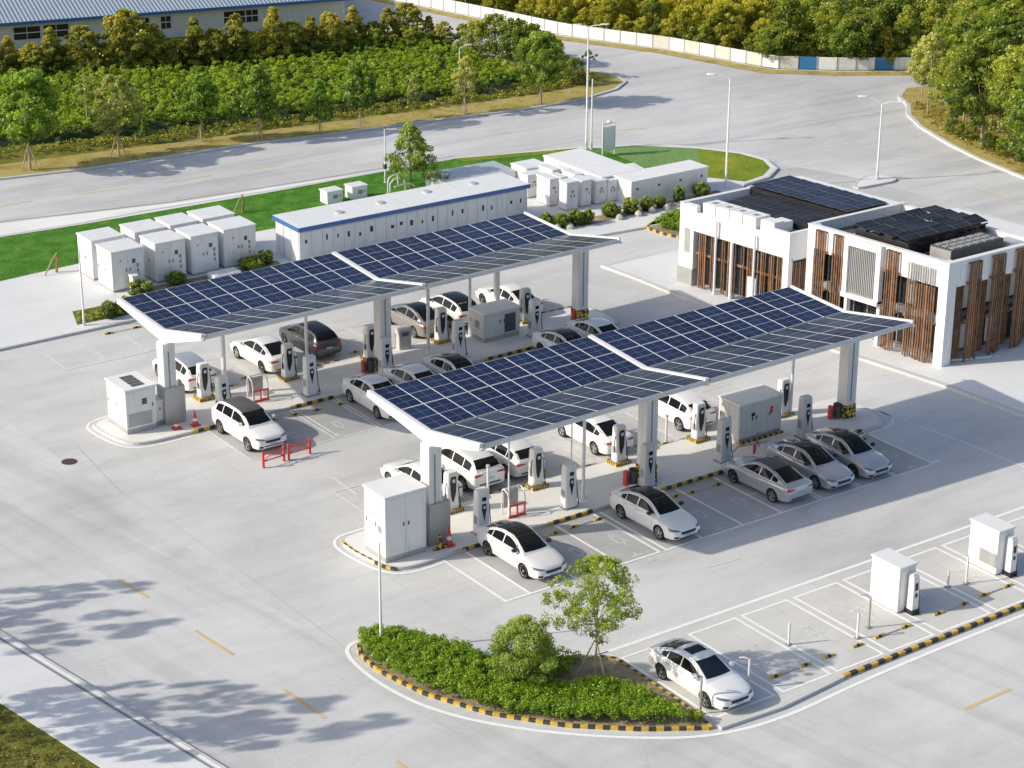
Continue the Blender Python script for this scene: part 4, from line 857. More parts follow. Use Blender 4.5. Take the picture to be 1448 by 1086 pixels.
# ================================================================== OFFICE BUILDING
C0 = Vector((35.5, 1.0)); U = Vector((-2.3, 16.9)).normalized(); V = Vector((1.0, 0.0))
off_ = empty('office_building', 'white two-part office building with brown timber slat screens and dark roof arrays', 'building', (C0.x, C0.y, .12))
def ob(mb, u0, u1, v0, v1, z0, z1):
    c = [U*u0+V*v0, U*u0+V*v1, U*u1+V*v1, U*u1+V*v0]; z0 -= .12; z1 -= .12
    return mb.add([(p.x,p.y,z0) for p in c]+[(p.x,p.y,z1) for p in c], [(0,3,2,1),(4,5,6,7),(0,1,5,4),(1,2,6,5),(2,3,7,6),(3,0,4,7)])
def OB(name, mat, *boxes, par=off_):
    mb = MB()
    for b in boxes: ob(mb, *b)
    return mb.obj(name, mat, par)
D = 6.9; HR = 5.62; HL = 4.78
# right block -----------------------------------------------------
OB('wall', 'wall_white', (0,.55,0,.62,.1,HR), (8.6,9.05,0,.5,.1,HR), (.55,8.6,0,.25,4.28,HR), (0,.25,.62,D,4.28,HR), (0,9.05,D-.25,D,.1,HR-.1), (8.85,9.05,.5,D-.25,.1,HR), (4.1,4.3,.02,.3,.1,2.6), (6.25,6.42,.02,.3,.1,4.28))
OB('roof_deck', 'dark_grey', (.25,8.85,.25,D-.25,4.95,5.05))
OB('floor_band', 'mid_grey', (.55,8.6,.55,.85,2.1,2.5), (.55,.85,.85,D-.25,2.1,2.5))
OB('base_wall', 'mid_grey', (.55,8.6,.6,.9,.1,.35), (.6,.9,.9,D-.25,.1,.35))
w_ = OB('curtain_glass', 'window_glass', (.6,8.85,.9,.96,.35,4.6), (.9,.96,.96,D-.25,.35,4.6))
OB('mullion', 'mid_grey', *[(u,u+.06,.86,.899,.35,4.5) for u in (1.5,2.6,3.6,4.6,5.6,6.5,7.6,8.3)], *[(.86,.899,v,v+.06,.35,4.5) for v in (1.7,2.6,3.6,4.6,5.6)], par=w_)
for b_ in [(u,u+.5,.865,.885,2.6,4.2) for u in (2.7,6.6)]+[(.865,.885,v,v+.8,z,z+1.6) for v,z in ((1.0,2.6),(2.2,2.6),(3.9,2.6),(5.3,2.6),(2.2,.4),(4.1,.4))]: OB('blind', 'offwhite_wall', b_, par=w_)
OB('interior_wall', 'offwhite_wall', (1.5,8.8,3.0,3.1,.2,4.6), (3.0,3.1,3.1,6.5,.2,4.6))
OB('door', 'black', (7.42,7.65,.3,.5,.1,4.3))
# projecting window box
wb = OB('window_bay', 'white_metal', (4.0,4.3,-.28,.02,2.5,HR-.02), (6.1,6.38,-.28,.02,2.5,HR-.02), (4.3,6.1,-.28,.02,5.2,HR-.02), (4.0,6.38,-.34,.02,2.38,2.62))
OB('slats', 'grey_metal', *[(4.36+i*.118,4.42+i*.118,-.16,-.08,2.66,5.15) for i in range(15)], par=wb)
OB('pane', 'window_glass', (4.3,6.1,-.04,-.01,2.62,5.2), par=wb)
def screen(face, a0, a1, z0, z1, label=None, n=None, mat='wood_slat', dv=.0, rails=True, top_lip=True):
    n = n or max(5, round((a1-a0)/.15)); pitch = (a1-a0)/n; bx = []; rl = []; lp = []
    for i in range(n):
        a = a0+i*pitch; b = a+pitch*random.uniform(.40,.58)
        j = random.uniform(-.012,.012)
        if dv == .2 and random.random() < .2: continue
        zz0 = z0+random.choice((0,.02,.05,.12)); bx.append((a+j,b+j,-.17+dv,-.12+dv,zz0,z1) if face == 'u' else (-.17+dv,-.12+dv,a+j,b+j,zz0,z1))
        if top_lip: lp.append((a+j,b+j,-.118+dv,.12,z1-.07,z1+.0) if face == 'u' else (-.118+dv,.12,a+j,b+j,z1-.07,z1))
    if rails:
        for z in ((2.28,) if z1 < 5 else (2.28,4.3)): rl.append((a0-.08,a1+.05,-.11+dv,-.04+dv,z,z+.13) if face == 'u' else (-.11+dv,-.04+dv,a0-.08,a1+.05,z,z+.13))
    mb = MB()
    for b_ in bx:
        mb.cur = 1 if mat == 'wood_slat' and random.random() < .28 else 0; ob(mb, *b_)
    mb.cur = 0
    for b_ in lp: ob(mb, *b_)
    s = mb.obj('slat_screen', [mat, 'wood_rail'], off_)
    if rl: OB('rail', 'wood_rail', *rl, par=s)
    if label: s['label'] = label
    return s
screen('u', 7.72, 8.45, .15, 5.50); screen('u', 6.55, 7.28, .15, 5.52)
screen('u', 2.98, 3.84, .15, 5.52)
screen('u', .62, 2.45, .13, 4.24, n=12, top_lip=False); screen('u', .80, 2.42, 4.3, 5.22, 'pale slats above the brown screen', n=11, mat='grey_metal', rails=False, top_lip=False)
for v0, v1, zt in ((1.38,2.30,5.45),(3.02,4.02,5.50),(4.78,5.72,5.52),): screen('v', v0, v1, .14, zt)
OB('thin_slats', 'wood_slat', *[(.06,.12,v,v+.05,.4,4.25) for v in (.70,.83,.96,1.09,1.22,2.40,2.53,2.66,2.79,2.9,4.12,4.25,4.38,4.51,4.64,5.80,5.93,6.06,6.2,6.35)])
OB('canopy_beam', 'dark_grey', (.1,.5,.62,6.6,2.12,2.3))
OB('parapet_cap', 'white_metal', (-.03,.28,-.03,D+.03,HR,HR+.035), (.281,9.08,-.03,.27,HR,HR+.035), (8.82,9.08,.271,D+.03,HR,HR+.035), (.281,8.819,D-.28,D+.03,HR-.099,HR-.06))
# roof plant: louvred platform and equipment box
def tilt_sheet(u0,u1,v0,v1,z,th,mat,nm,par=off_,tl=0):
    c = [U*u0+V*v0, U*u0+V*v1, U*u1+V*v1, U*u1+V*v0]; zz = [z,z,z+tl,z+tl]
    me = bpy.data.meshes.new(nm); vs = [(p.x,p.y,h-.12+th) for p,h in zip(c,zz)]+[(p.x,p.y,h-.12) for p,h in zip(c,zz)]
    me.from_pydata(vs, [], [(0,1,2,3),(7,6,5,4),(0,4,5,1),(1,5,6,2),(2,6,7,3),(3,7,4,0)]); me.materials.append(MATS[mat]); me.materials.append(MATS['black'])
    uv = me.uv_layers.new(name='UVMap'); m_ = {0:(0,0),1:(1,0),2:(1,1),3:(0,1)}
    for i, p in enumerate(me.polygons):
        if i: p.material_index = 1
        for li in p.loop_indices: uv.data[li].uv = m_.get(me.loops[li].vertex_index,(0,0))
    o = bpy.data.objects.new(nm, me); COL.objects.link(o); o.parent = par; return o
k_ = 0
for i in range(4):
    for j in range(5):
        u0 = 3.1+i*.86+random.uniform(-.03,.03); v0 = .45+j*1.20
        tilt_sheet(u0,u0+.80,v0,v0+1.16,5.98+random.uniform(-.05,.06),.04,'pv_dark','roof_array',tl=random.uniform(.04,.22))
OB('array_frame', 'black', *[(3.1+i*.86,3.14+i*.86,.4,6.4,5.86,5.94) for i in range(5)], *[(3.1,6.5,v,v+.06,5.05,5.855) for v in (.6,3.2,6.2)], (3.15,3.2,.5,6.4,5.1,5.6))
bx = OB('roof_plant', 'dark_grey', (1.2,2.55,1.55,5.3,5.05,5.75)); OB('front_panel', 'grey_metal', (1.22,2.5,1.50,1.549,5.1,5.7), par=bx)
OB('grille', 'mid_grey', *[(1.3+.42*i,1.62+.42*i,1.75+.58*j,2.15+.58*j,5.751,5.79) for i in range(3) for j in range(6)], par=bx)
OB('roof_duct', 'galvanised', (1.0,1.9,5.6,6.5,5.05,5.45)); OB('roof_duct', 'galvanised', (6.9,7.2,1.0,6,5.05,5.3))
# left block -----------------------------------------------------
LU0, LU1, LD = 10.25, 18.15, 8.9
OB('wall', 'wall_white', (17.1,LU1,0,.35,.1,HL), (LU0,17.1,0,.25,3.35,4.42), (LU0,11.6,0,.25,4.42,HL), (16.9,17.1,0,.25,4.42,HL), (LU0,LU0+.4,0,.3,.1,3.35), (LU0,LU0+.22,.25,1.6,3.2,HL), (LU1-.25,LU1,.35,LD,.1,HL), (LU0,LU1-.25,LD-.3,LD,.1,HL), (9.06,LU0,1.5,1.7,.1,HL), (LU0,LU0+.22,1.6,LD-.3,3.3,HL))
OB('roof_deck', 'mid_grey', (LU0+.22,LU1-.25,.25,LD-.3,4.25,4.35), (9.06,LU0,1.7,LD,4.3,4.4))
OB('plinth', 'grey_metal', (17.08,LU1+.04,-.05,.4,.1,1.1))
OB('wall_plate', 'grey_metal', (17.35,17.75,-.015,-.001,2.0,3.4))
g = OB('curtain_glass', 'window_glass', (LU0+.4,17.1,.7,.76,.2,3.35)); OB('mullion','mid_grey',*[(u,u+.06,.66,.699,.2,3.35) for u in (11,12,13,14.2,15,16)],par=g)
OB('interior_wall','offwhite_wall',(10.6,17,2.4,2.5,.1,3.3))
OB('soffit', 'offwhite_wall', (LU0+.41,17.09,.26,.69,3.2,3.34))
screen('u', 15.45, 16.95, .13, 3.3, dv=.2, rails=False, top_lip=False); screen('u', 13.85, 15.1, .13, 3.3, dv=.2, rails=False, top_lip=False); screen('u', 12.65, 13.55, .13, 3.3, dv=.2, rails=False, top_lip=False); screen('u', 10.7, 12.3, .13, 3.3, dv=.2, rails=False, top_lip=False)
OB('rail','wood_rail',(10.65,17.0,.15,.19,2.0,2.14)); screen('v', .35, 1.4, .13, 3.1, dv=10.4, rails=False, top_lip=False)
for u, h in ((15.28,4.35),(12.5,4.2)):
    p = MB(); q0 = U*u+V*(-.16); p.tube([(q0.x,q0.y,0),(q0.x,q0.y,h-.12)],.07,10); p.obj('downpipe','white_metal',off_)
p = MB(); q0 = U*14.2+V*(-.05); p.tube([(q0.x,q0.y,0),(q0.x,q0.y,3.25)],.10,10); p.obj('downpipe','white_metal',off_)
OB('service_panel', 'shed_white', (12.35,12.95,-.12,.0,.12,1.75))
for i in range(4):
    u0 = 15.9-i*.98; a = OB('roof_unit','white_paint',(u0,u0+.9,.32,1.35,4.36,4.98)); OB('fan','mid_grey',(u0+.3,u0+.6,.6,.95,4.981,5.0),par=a)
a = OB('roof_unit','white_paint',(11.65,12.6,.3,1.0,4.36,5.0)); a['label']='smaller white unit beside the row'; OB('roof_unit','white_paint',(11.7,12.5,1.05,1.7,4.36,4.9))
for i in range(6):
    for j in range(3):
        u0 = 10.75+i*1.05; v0 = 1.85+j*.95; tilt_sheet(u0,u0+1.0,v0,v0+.9,4.62+.05*j,.04,'pv_dark','roof_array',tl=.05)
for i in range(7):
    for j in range(3):
        u0 = 10.9+i*1.0; v0 = 4.85+j*1.0; tilt_sheet(u0,u0+.96,v0,v0+.96,4.98+.02*j,.04,'pv_pale','roof_array',tl=.04)
OB('array_frame','black',(10.7,17.2,1.9,4.6,4.40,4.58),(10.9,17.9,4.85,7.8,4.45,4.9))
OB('walkway','white_paint',(LU0+.1,LU1-.3,7.9,8.6,4.36,4.95))
OB('parapet_cap','white_metal',(LU1-.27,LU1+.03,-.03,LD+.03,HL,HL+.035),(LU0-.03,LU1-.28,LD-.32,LD+.03,HL,HL+.035))
for i in range(3): 
    q = MB(); qq = U*(LU1-.1)+V*(1.0+i*.7); 
# ================================================================== LAMP POSTS AND POLES
def lamp(label, x, y, z, h, arms=(), r=.075, head='cobra', mat='white_metal', base=True):
    o = empty('street_lamp', label, 'street lamp', (x,y,z)); MB().tube([(0,0,0),(0,0,h*.5),(0,0,h)], r, 10, r*.6).obj('pole', mat, o, smooth=40)
    if base: MB().lathe((0,0,0),[(r*2.2,0),(r*2.2,.04),(r*1.25,.06),(r*1.2,.5),(r,.55)],12).obj('base','galvanised',o)
    for (dx, dy, dz) in arms:
        L = math.hypot(dx,dy); a = MB(); a.tube(smooth3([(0,0,h-.08),(dx*.35,dy*.35,h+dz*.75),(dx*.8,dy*.8,h+dz)]), r*.5, 8); arm = a.obj('arm', mat, o)
        mb = MB(); ux, uy = dx/L, dy/L; px, py = -uy, ux
        pr = [(0,.06),(.15,.11),(.45,.12),(.6,.05)]; cx, cy_ = dx*.78, dy*.78
        vs = []
        for t, wd in pr: vs += [(cx+ux*t+px*wd,cy_+uy*t+py*wd,h+dz+.02),(cx+ux*t-px*wd,cy_+uy*t-py*wd,h+dz+.02),(cx+ux*t-px*wd*.6,cy_+uy*t-py*wd*.6,h+dz+.09),(cx+ux*t+px*wd*.6,cy_+uy*t+py*wd*.6,h+dz+.09)]
        mb.add(vs,[(0,1,2,3),(15,14,13,12)]+[(4*k+i,4*k+4+i,4*k+4+(i+1)%4,4*k+(i+1)%4) for k in range(3) for i in range(4)]); mb.obj('lamp_head','lamp_lens',arm,fix=True)
    return o
x,y = at(539,918,.1); lamp('slim white lamp post standing on the left tip of the hedge bed', x,y,.08,4.5,(),.06)
x,y = at(119,460,.12); o = lamp('slim white pole beside the white containers and the clipped bushes', x,y,.0,4.5,(),.06)
x,y = at(545,258,.12); o = lamp('white pole with a red tip and a small box, left of the lone tree', x,y,.1,3.6,(),.06); MB().lathe((0,0,3.6),[(.07,0),(.07,.1),(0,.12)],8).obj('red_tip','red_paint',o); MB().box(-.12,.08,-.1,.1,.95,1.25).obj('control_box','dark_grey',o)
x,y = at(829,210,.12); o = lamp('tallest white mast with twin floodlights at the road bend, left of its neighbour', x,y,.1,8.45,[(.9,-.5,.06),(-.5,.3,.06)],.08)
x,y = at(836,211,.12); o = lamp('shorter white mast standing right beside the tallest mast', x,y,.1,4.9,(),.07); 
x,y = at(1026,266,.12); o = lamp('tall white lamp post left of the office building', x,y,.1,7.2,[(-.9,.7,.22)],.08)
x,y = at(1240,253,.12); o = lamp('white lamp post with two arms on the small traffic island', x,y,.16,5.0,[(-1.0,.75,.42),(1.0,-.75,.12)],.075)
x,y = at(650,125); o = lamp('white lamp post with a single arm standing in the green field', x,y,0,3.1,[(.55,-.1,.12)],.06)
# ================================================================== WHITE BOUNDARY WALL
fp = [(57.2,114),(59.3,104.5),(61.8,93.6),(64.35,81.8),(65.85,73.6),(69.9,64.6),(72.4,55.0),(76.2,51.7),(80.7,48.8),(84.2,46.6),(88,44.6)]
fpts = resample(fp, 1.5); FW = empty('boundary_wall','long white panel wall in front of the wood, a few panels painted blue','wall',(fpts[0][0],fpts[0][1],0))
bx0, by0 = fpts[0]; HF = 1.0
for i in range(len(fpts)-1):
    a, b = Vector(fpts[i]), Vector(fpts[i+1]); d = (b-a).normalized(); mb = MB()
    wall_along(mb, [(a.x-bx0+d.x*.015, a.y-by0+d.y*.015),(b.x-bx0-d.x*.015,b.y-by0-d.y*.015)], .08, 0, HF)
    m_ = 'wall_white'; xx = b.x
    if 71.8 < xx and (74.4 < xx < 75.6 or 79.2 < xx < 80.6 or 81.6<xx<83.4): m_ = 'wall_blue'
    elif 69 < xx < 74.5 and i%2: m_ = 'wall_cream'
    elif i % 9 == 4: m_ = 'cabinet_white'
    mb.obj('panel', m_, FW)
    mb = MB(); mb.box(a.x-bx0-.05,a.x-bx0+.05,a.y-by0-.07,a.y-by0+.07,0,HF+.03); mb.obj('post','grey_metal',FW)
# ================================================================== WAREHOUSE BEHIND THE TREES
wa, wb_ = Vector(at(0,74)), Vector(at(480,36)); wd_ = (wb_-wa).normalized(); wn = Vector((-wd_.y,wd_.x)); ang = math.atan2(wd_.y,wd_.x); L_ = (wb_-wa).length+.5
WH = empty('warehouse','white warehouse with a blue-grey ribbed metal roof behind the row of trees','warehouse',(wa.x,wa.y,0),ang)
HW = 2.35
MB().box(-25,L_,0,22,0,HW).obj('wall','shed_white',WH)
mb = MB(); mb.add([(-25.5,-.6,HW-.02),(L_+.5,-.6,HW-.02),(L_+.5,11,HW+1.7),(-25.5,11,HW+1.7),(-25.5,-.6,HW+.1),(L_+.5,-.6,HW+.1),(L_+.5,11,HW+1.85),(-25.5,11,HW+1.85)],[(0,3,2,1),(4,5,6,7),(0,1,5,4),(1,2,6,5),(2,3,7,6),(3,0,4,7)]); mb.obj('roof','corrugated',WH)
mb = MB(); mb.box(-25.5,L_+.5,-.72,-.601,HW-.12,HW+.12); mb.obj('eave_gutter','blue_trim',WH)
MB().add([(L_,0,HW),(L_,22,HW),(L_,11,HW+1.7)],[(0,1,2)]).obj('gable','shed_white',WH)
for u0,u1 in ((-7,-3),(1.2,3.3),(3.6,5.6),(9.6,11.4),(11.5,12.2),(13.2,14.0),(18.5,20.3),(20.4,21.4)):
    f_ = MB().box(u0-.06,u1+.06,-.05,-.001,.85,1.95).obj('window','white_metal',WH)
    MB().box(u0,(u0+u1)/2-.03,-.07,-.051,.9,1.38).box((u0+u1)/2+.03,u1,-.07,-.051,.9,1.38).box(u0,(u0+u1)/2-.03,-.07,-.051,1.46,1.9).box((u0+u1)/2+.03,u1,-.07,-.051,1.46,1.9).obj('pane','window_glass',f_)
# ================================================================== CARS  (nose towards +X)
def cr(xs, ys, x):
    """smooth interpolation through the stations"""
    n = len(xs)
    if x <= xs[0]: return ys[0]
    if x >= xs[-1]: return ys[-1]
    i = max(k for k in range(n-1) if xs[k] <= x)
    h = xs[i+1]-xs[i]; t = (x-xs[i])/h
    def sl(k):
        if k == 0: return (ys[1]-ys[0])/(xs[1]-xs[0])
        if k == n-1: return (ys[-1]-ys[-2])/(xs[-1]-xs[-2])
        a = (ys[k]-ys[k-1])/(xs[k]-xs[k-1]); b = (ys[k+1]-ys[k])/(xs[k+1]-xs[k])
        return 0 if a*b <= 0 else 2*a*b/(a+b)
    m0, m1 = sl(i), sl(i+1)
    return (2*t**3-3*t*t+1)*ys[i]+(t**3-2*t*t+t)*h*m0+(-2*t**3+3*t*t)*ys[i+1]+(t**3-t*t)*h*m1
MODELS = {
 'saloon': dict(X=(-2.22,-2.19,-2.08,-1.75,-1.25,-.5,.3,.9,1.3,1.7,1.98,2.13,2.20,2.235), W=(.60,.72,.80,.85,.86,.86,.86,.86,.858,.84,.79,.72,.62,.50),
   T=(.80,.885,.945,.975,.965,.92,.90,.89,.85,.78,.70,.64,.575,.50), Bt=(.42,.32,.25,.21,.20,.19,.19,.19,.19,.19,.20,.23,.27,.33),
   gx=(-1.98,-1.72,-1.35,-.95,-.45,-.05,.25,.55,.85,1.12), gz=(.965,1.05,1.19,1.32,1.385,1.38,1.315,1.19,1.04,.885), wt=(.60,.58,.55,.54,.54,.54,.545,.57,.61,.66),
   gb=.775, wx=1.27, wr=.315, wind=(.27,1.02), rear=(-1.84,-.93), roof=(-.90,.24), sw=((-.27,.80),(-1.05,-.34),(-1.42,-1.10)), beltz=.955, tail=(.74,.87), head=(.555,.665)),
 'hatch': dict(X=(-2.08,-2.06,-1.98,-1.75,-1.25,-.5,.3,.9,1.3,1.7,1.95,2.08,2.14,2.17), W=(.62,.73,.81,.85,.86,.86,.86,.86,.858,.84,.79,.72,.62,.50),
   T=(.84,.93,.99,1.01,.99,.95,.93,.92,.885,.82,.75,.69,.62,.54), Bt=(.42,.34,.27,.23,.22,.21,.21,.21,.21,.21,.22,.25,.29,.35),
   gx=(-2.02,-1.93,-1.72,-1.40,-.9,-.35,.05,.35,.65,.90,1.14), gz=(.98,1.06,1.22,1.36,1.435,1.455,1.44,1.37,1.235,1.09,.915), wt=(.60,.60,.57,.55,.55,.555,.555,.56,.58,.62,.66),
   gb=.78, wx=1.25, wr=.325, wind=(.34,1.04), rear=(-1.94,-1.52), roof=(-1.40,.30), sw=((-.25,.86),(-1.08,-.32),(-1.58,-1.14)), beltz=.995, tail=(.80,.93), head=(.60,.71)),
 'suv': dict(X=(-2.18,-2.16,-2.08,-1.8,-1.25,-.5,.3,.9,1.3,1.7,1.98,2.10,2.16,2.19), W=(.66,.77,.84,.875,.885,.885,.885,.885,.88,.86,.81,.75,.66,.55),
   T=(.92,1.02,1.08,1.10,1.08,1.04,1.02,1.01,.975,.91,.84,.78,.70,.60), Bt=(.46,.38,.31,.27,.26,.25,.25,.25,.25,.25,.26,.29,.33,.39),
   gx=(-2.10,-2.02,-1.85,-1.55,-1.0,-.4,.05,.38,.68,.94,1.16), gz=(1.07,1.18,1.36,1.49,1.555,1.57,1.555,1.48,1.33,1.17,1.005), wt=(.64,.63,.61,.59,.585,.585,.585,.59,.61,.64,.68),
   gb=.80, wx=1.28, wr=.345, wind=(.36,1.05), rear=(-2.03,-1.62), roof=(-1.52,.32), sw=((-.25,.86),(-1.1,-.32),(-1.72,-1.16)), beltz=1.085, tail=(.88,1.01), head=(.68,.80)),
}
def make_car(model, paint='paint_white', roofm=None, glassm='car_glass'):
    M = MODELS[model]; X0, X1 = M['X'][0], M['X'][-1]; N = 46
    xs = [X0+(X1-X0)*(.5-.5*math.cos(PI*i/(N-1))) for i in range(N)]
    half = lambda w, zt, zb: [(0,zb),(w*.80,zb),(w*.95,zb+.04),(w*.985,zb+.14),(w*.998,zb+.45*(zt-zb)),(w,zb+.62*(zt-zb)),(w*.985,zt-.16*(zt-zb)-.01),(w*.945,zt-.055),(w*.87,zt-.018),(w*.6,zt+.012),(w*.3,zt+.024),(0,zt+.028)]
    mb = MB(); rings = []
    for x in xs:
        h = half(cr(M['X'],M['W'],x), cr(M['X'],M['T'],x), cr(M['X'],M['Bt'],x))
        rings.append([(x,y,z) for y,z in h]+[(x,-y,z) for y,z in h[-2:0:-1]])
    mb.loft(rings); me = mb.mesh('body', paint)
    bm = bmesh.new(); bm.from_mesh(me); bmesh.ops.recalc_face_normals(bm, faces=bm.faces); bm.to_mesh(me); bm.free()
    tmp = bpy.data.objects.new('tmp', me); COL.objects.link(tmp); cuts = []
    for sx in (-1, 1):
        for sy in (-1, 1):
            q = MB(); r_ = M['wr']+.045; a = [(sx*M['wx']+r_*math.cos(2*PI*i/28), M['wr']+r_*math.sin(2*PI*i/28)) for i in range(28)]
            q.loft([[(p[0],sy*.60,p[1]) for p in a],[(p[0],sy*1.1,p[1]) for p in a]]); c_ = q.obj('cut','black',fix=True); cuts.append(c_)
            md = tmp.modifiers.new('b','BOOLEAN'); md.object = c_; md.operation = 'DIFFERENCE'; md.solver = 'EXACT'
    dg = bpy.context.evaluated_depsgraph_get(); cutm = bpy.data.meshes.new_from_object(tmp.evaluated_get(dg))
    for c_ in cuts: bpy.data.objects.remove(c_)
    bpy.data.objects.remove(tmp)
    # greenhouse
    gm = MB(); g0, g1 = M['gx'][0], M['gx'][-1]; NG = 34; rings = []
    for i in range(NG):
        x = g0+(g1-g0)*i/(NG-1); zr = cr(M['gx'],M['gz'],x); wt = cr(M['gx'],M['wt'],x); zb = min(zr-.02, cr(M['X'],M['T'],x)-.03); e = min(1,(zr-zb)/.3)
        wb = lerp(wt+.05, M['gb'], min(1,e)); 
        h = [(0,zb-.05),(wb,zb-.05),(wb,zb),(lerp(wb,wt,.38),zb+.40*(zr-zb)),(lerp(wb,wt,.74),zb+.74*(zr-zb)),(wt+.018,zr-.055*e),(wt-.02,zr-.02*e),(wt*.72,zr+.004),(wt*.36,zr+.016),(0,zr+.020)]
        rings.append([(x,y,z) for y,z in h]+[(x,-y,z) for y,z in h[-2:0:-1]])
    gm.loft(rings); gme = gm.mesh('g', paint)
    bm = bmesh.new(); bm.from_mesh(cutm); bm.from_mesh(gme); bmesh.ops.recalc_face_normals(bm, faces=bm.faces)
    body = bpy.data.meshes.new('body'); bm.to_mesh(body)
    bv = BVHTree.FromBMesh(bm); bm.free()
    body.materials.clear(); body.materials.append(MATS[paint]); body.materials.append(MATS['black'])
    for p in body.polygons:
        c_ = p.center; 
        for sx in (-1,1):
            dd = math.hypot(c_.x-sx*M['wx'], c_.z-M['wr'])
            if dd < M['wr']+.046 and abs(c_.y) < .88 and (abs(p.normal.y) < .5 or abs(c_.y) < .62): p.material_index = 1
    body.shade_smooth(); body.set_sharp_from_angle(angle=math.radians(38))
    r = empty('parked_car','x','car'); bo = bpy.data.objects.new('body', body); COL.objects.link(bo); bo.parent = r
    def decal(name, mat, origin, d, grid, off=.007, par=r):
        """sheet laid on the bodywork: grid rows of points, dropped along d"""
        vs = []; nr, ncol = len(grid), len(grid[0])
        for row in grid:
            for p in row:
                hit = bv.ray_cast(Vector(origin(p)), Vector(d), 6)
                if hit[0] is None: hit = (Vector(vs[-1]) if vs else Vector(origin(p)), Vector(d)*-1)
                nn = hit[1] if hit[1].dot(Vector(d)) < 0 else -hit[1]
                vs.append(tuple(hit[0]+nn*off))
        fs = [(a*ncol+b,a*ncol+b+1,(a+1)*ncol+b+1,(a+1)*ncol+b) for a in range(nr-1) for b in range(ncol-1)]
        q = MB(); q.add(vs, fs); o = q.obj(name, mat, par, smooth=60)
        me2 = o.data; avg = sum((p.normal for p in me2.polygons), Vector())
        if avg.dot(Vector(d)) > 0: me2.flip_normals()
        return o
    top = lambda p: (p[0], p[1], 3.0)
    def topgrid(x0, x1, w0, w1, n=10, m=9, curve=0.0): return [[(lerp(x0,x1,i/n)+(lerp(curve[0],curve[1],i/n) if isinstance(curve,tuple) else curve)*(1-(2*j/m-1)**2), lerp(w0,w1,i/n)*(2*j/m-1)) for j in range(m+1)] for i in range(n+1)]
    decal('windscreen', glassm, top, (0,0,-1), topgrid(M['wind'][0]-.06, M['wind'][1]-.05, .545, .715, curve=.07))
    decal('rear_window', glassm, top, (0,0,-1), topgrid(M['rear'][1]+.02, M['rear'][0]+.03, .525, .63, curve=-.04))
    decal('roof_panel', roofm or paint, top, (0,0,-1), topgrid(M['rear'][1]+.03, M['wind'][0]-.07, .53, .545, curve=(-.04,.07)), off=.006)
    for s in (1, -1):
        side = lambda p: (p[0], 3.0*s, p[1])
        for k, (a, b) in enumerate(M['sw']):
            g = []
            for i in range(13):
                x = lerp(a, b, i/12); zt = cr(M['gx'],M['gz'],x)-.10; z0 = M['beltz']; zt = max(zt, z0+.012)
                if k == 0: z0 += .0
                g.append([(x, lerp(z0, zt, j/4)) for j in range(5)])
            decal('side_window', glassm, side, (0,-s,0), g, off=.006)
        g = [[(lerp(-M['wx']+.45, M['wx']-.45, i/10), lerp(cr(M['X'],M['Bt'],0)+.03, cr(M['X'],M['Bt'],0)+.10, j/1)) for j in range(2)] for i in range(11)]
        decal('sill', 'dark_grey', side, (0,-s,0), g, off=.004)
        for x in (M['sw'][0][1]-.02, M['sw'][0][0]-.03, M['sw'][1][0]+.0):
            decal('door_seam', 'mid_grey', side, (0,-s,0), [[(x+dx, lerp(.34, M['beltz']-.05, j/6)) for j in range(7)] for dx in (-.007,.007)], off=.003)
        for x in (M['sw'][0][0]+.12, M['sw'][1][0]+.14):
            hz_ = M['beltz']-.13; hp = bv.ray_cast(Vector((x,3*s,hz_)), Vector((0,-s,0)), 4)[0]
            if hp: MB().box(x-.08,x+.08,min(hp.y,hp.y+s*.03),max(hp.y,hp.y+s*.03),hz_-.014,hz_+.014).obj('door_handle', 'rim', r)
        q = MB(); mx, mz = .70, M['beltz']+.05; y0, y1 = s*.80, s*.97
        q.loft([[(mx-.09,y0+s*t*(.17),mz-.055+.01*t),(mx+.07*(1-.4*t),y0+s*t*.17,mz-.055),(mx+.07*(1-.4*t),y0+s*t*.17,mz+.05),(mx-.09,y0+s*t*.17,mz+.06)] for t in (0,.5,1)]); q.obj('mirror', 'black' if roofm == 'paint_black' else paint, r, fix=True, smooth=50)
        # lights
        fr = lambda p: (4.0, p[0], p[1]); rrr = lambda p: (-4.0, p[0], p[1])
        hz0, hz1 = M['head']; tz0, tz1 = M['tail']; W_ = .80 if model != 'suv' else .83
        g = [[(s*lerp(.40, W_, i/9), lerp(lerp(hz0+.03, hz0+.055, i/9), lerp(hz0+.05, hz1+.03, (i/9)**.7), j/3)) for j in range(4)] for i in range(10)]
        decal('headlight', 'lamp_clear', fr, (-1,0,0), g, off=.008)
        g = [[(s*lerp(.36, W_+.005, i/9), lerp(lerp(tz0+.05, tz0, i/9), lerp(tz1-.03, tz1, i/9), j/3)) for j in range(4)] for i in range(10)]
        decal('tail_light', 'lamp_red', rrr, (1,0,0), g, off=.008)
        g = [[(s*lerp(.52,.70,i/4), lerp(.30+.02*(model=='suv')*3, .40+.02*(model=='suv')*3, j/2)) for j in range(3)] for i in range(5)]
        decal('fog_light_recess', 'black', fr, (-1,0,0), g, off=.006)
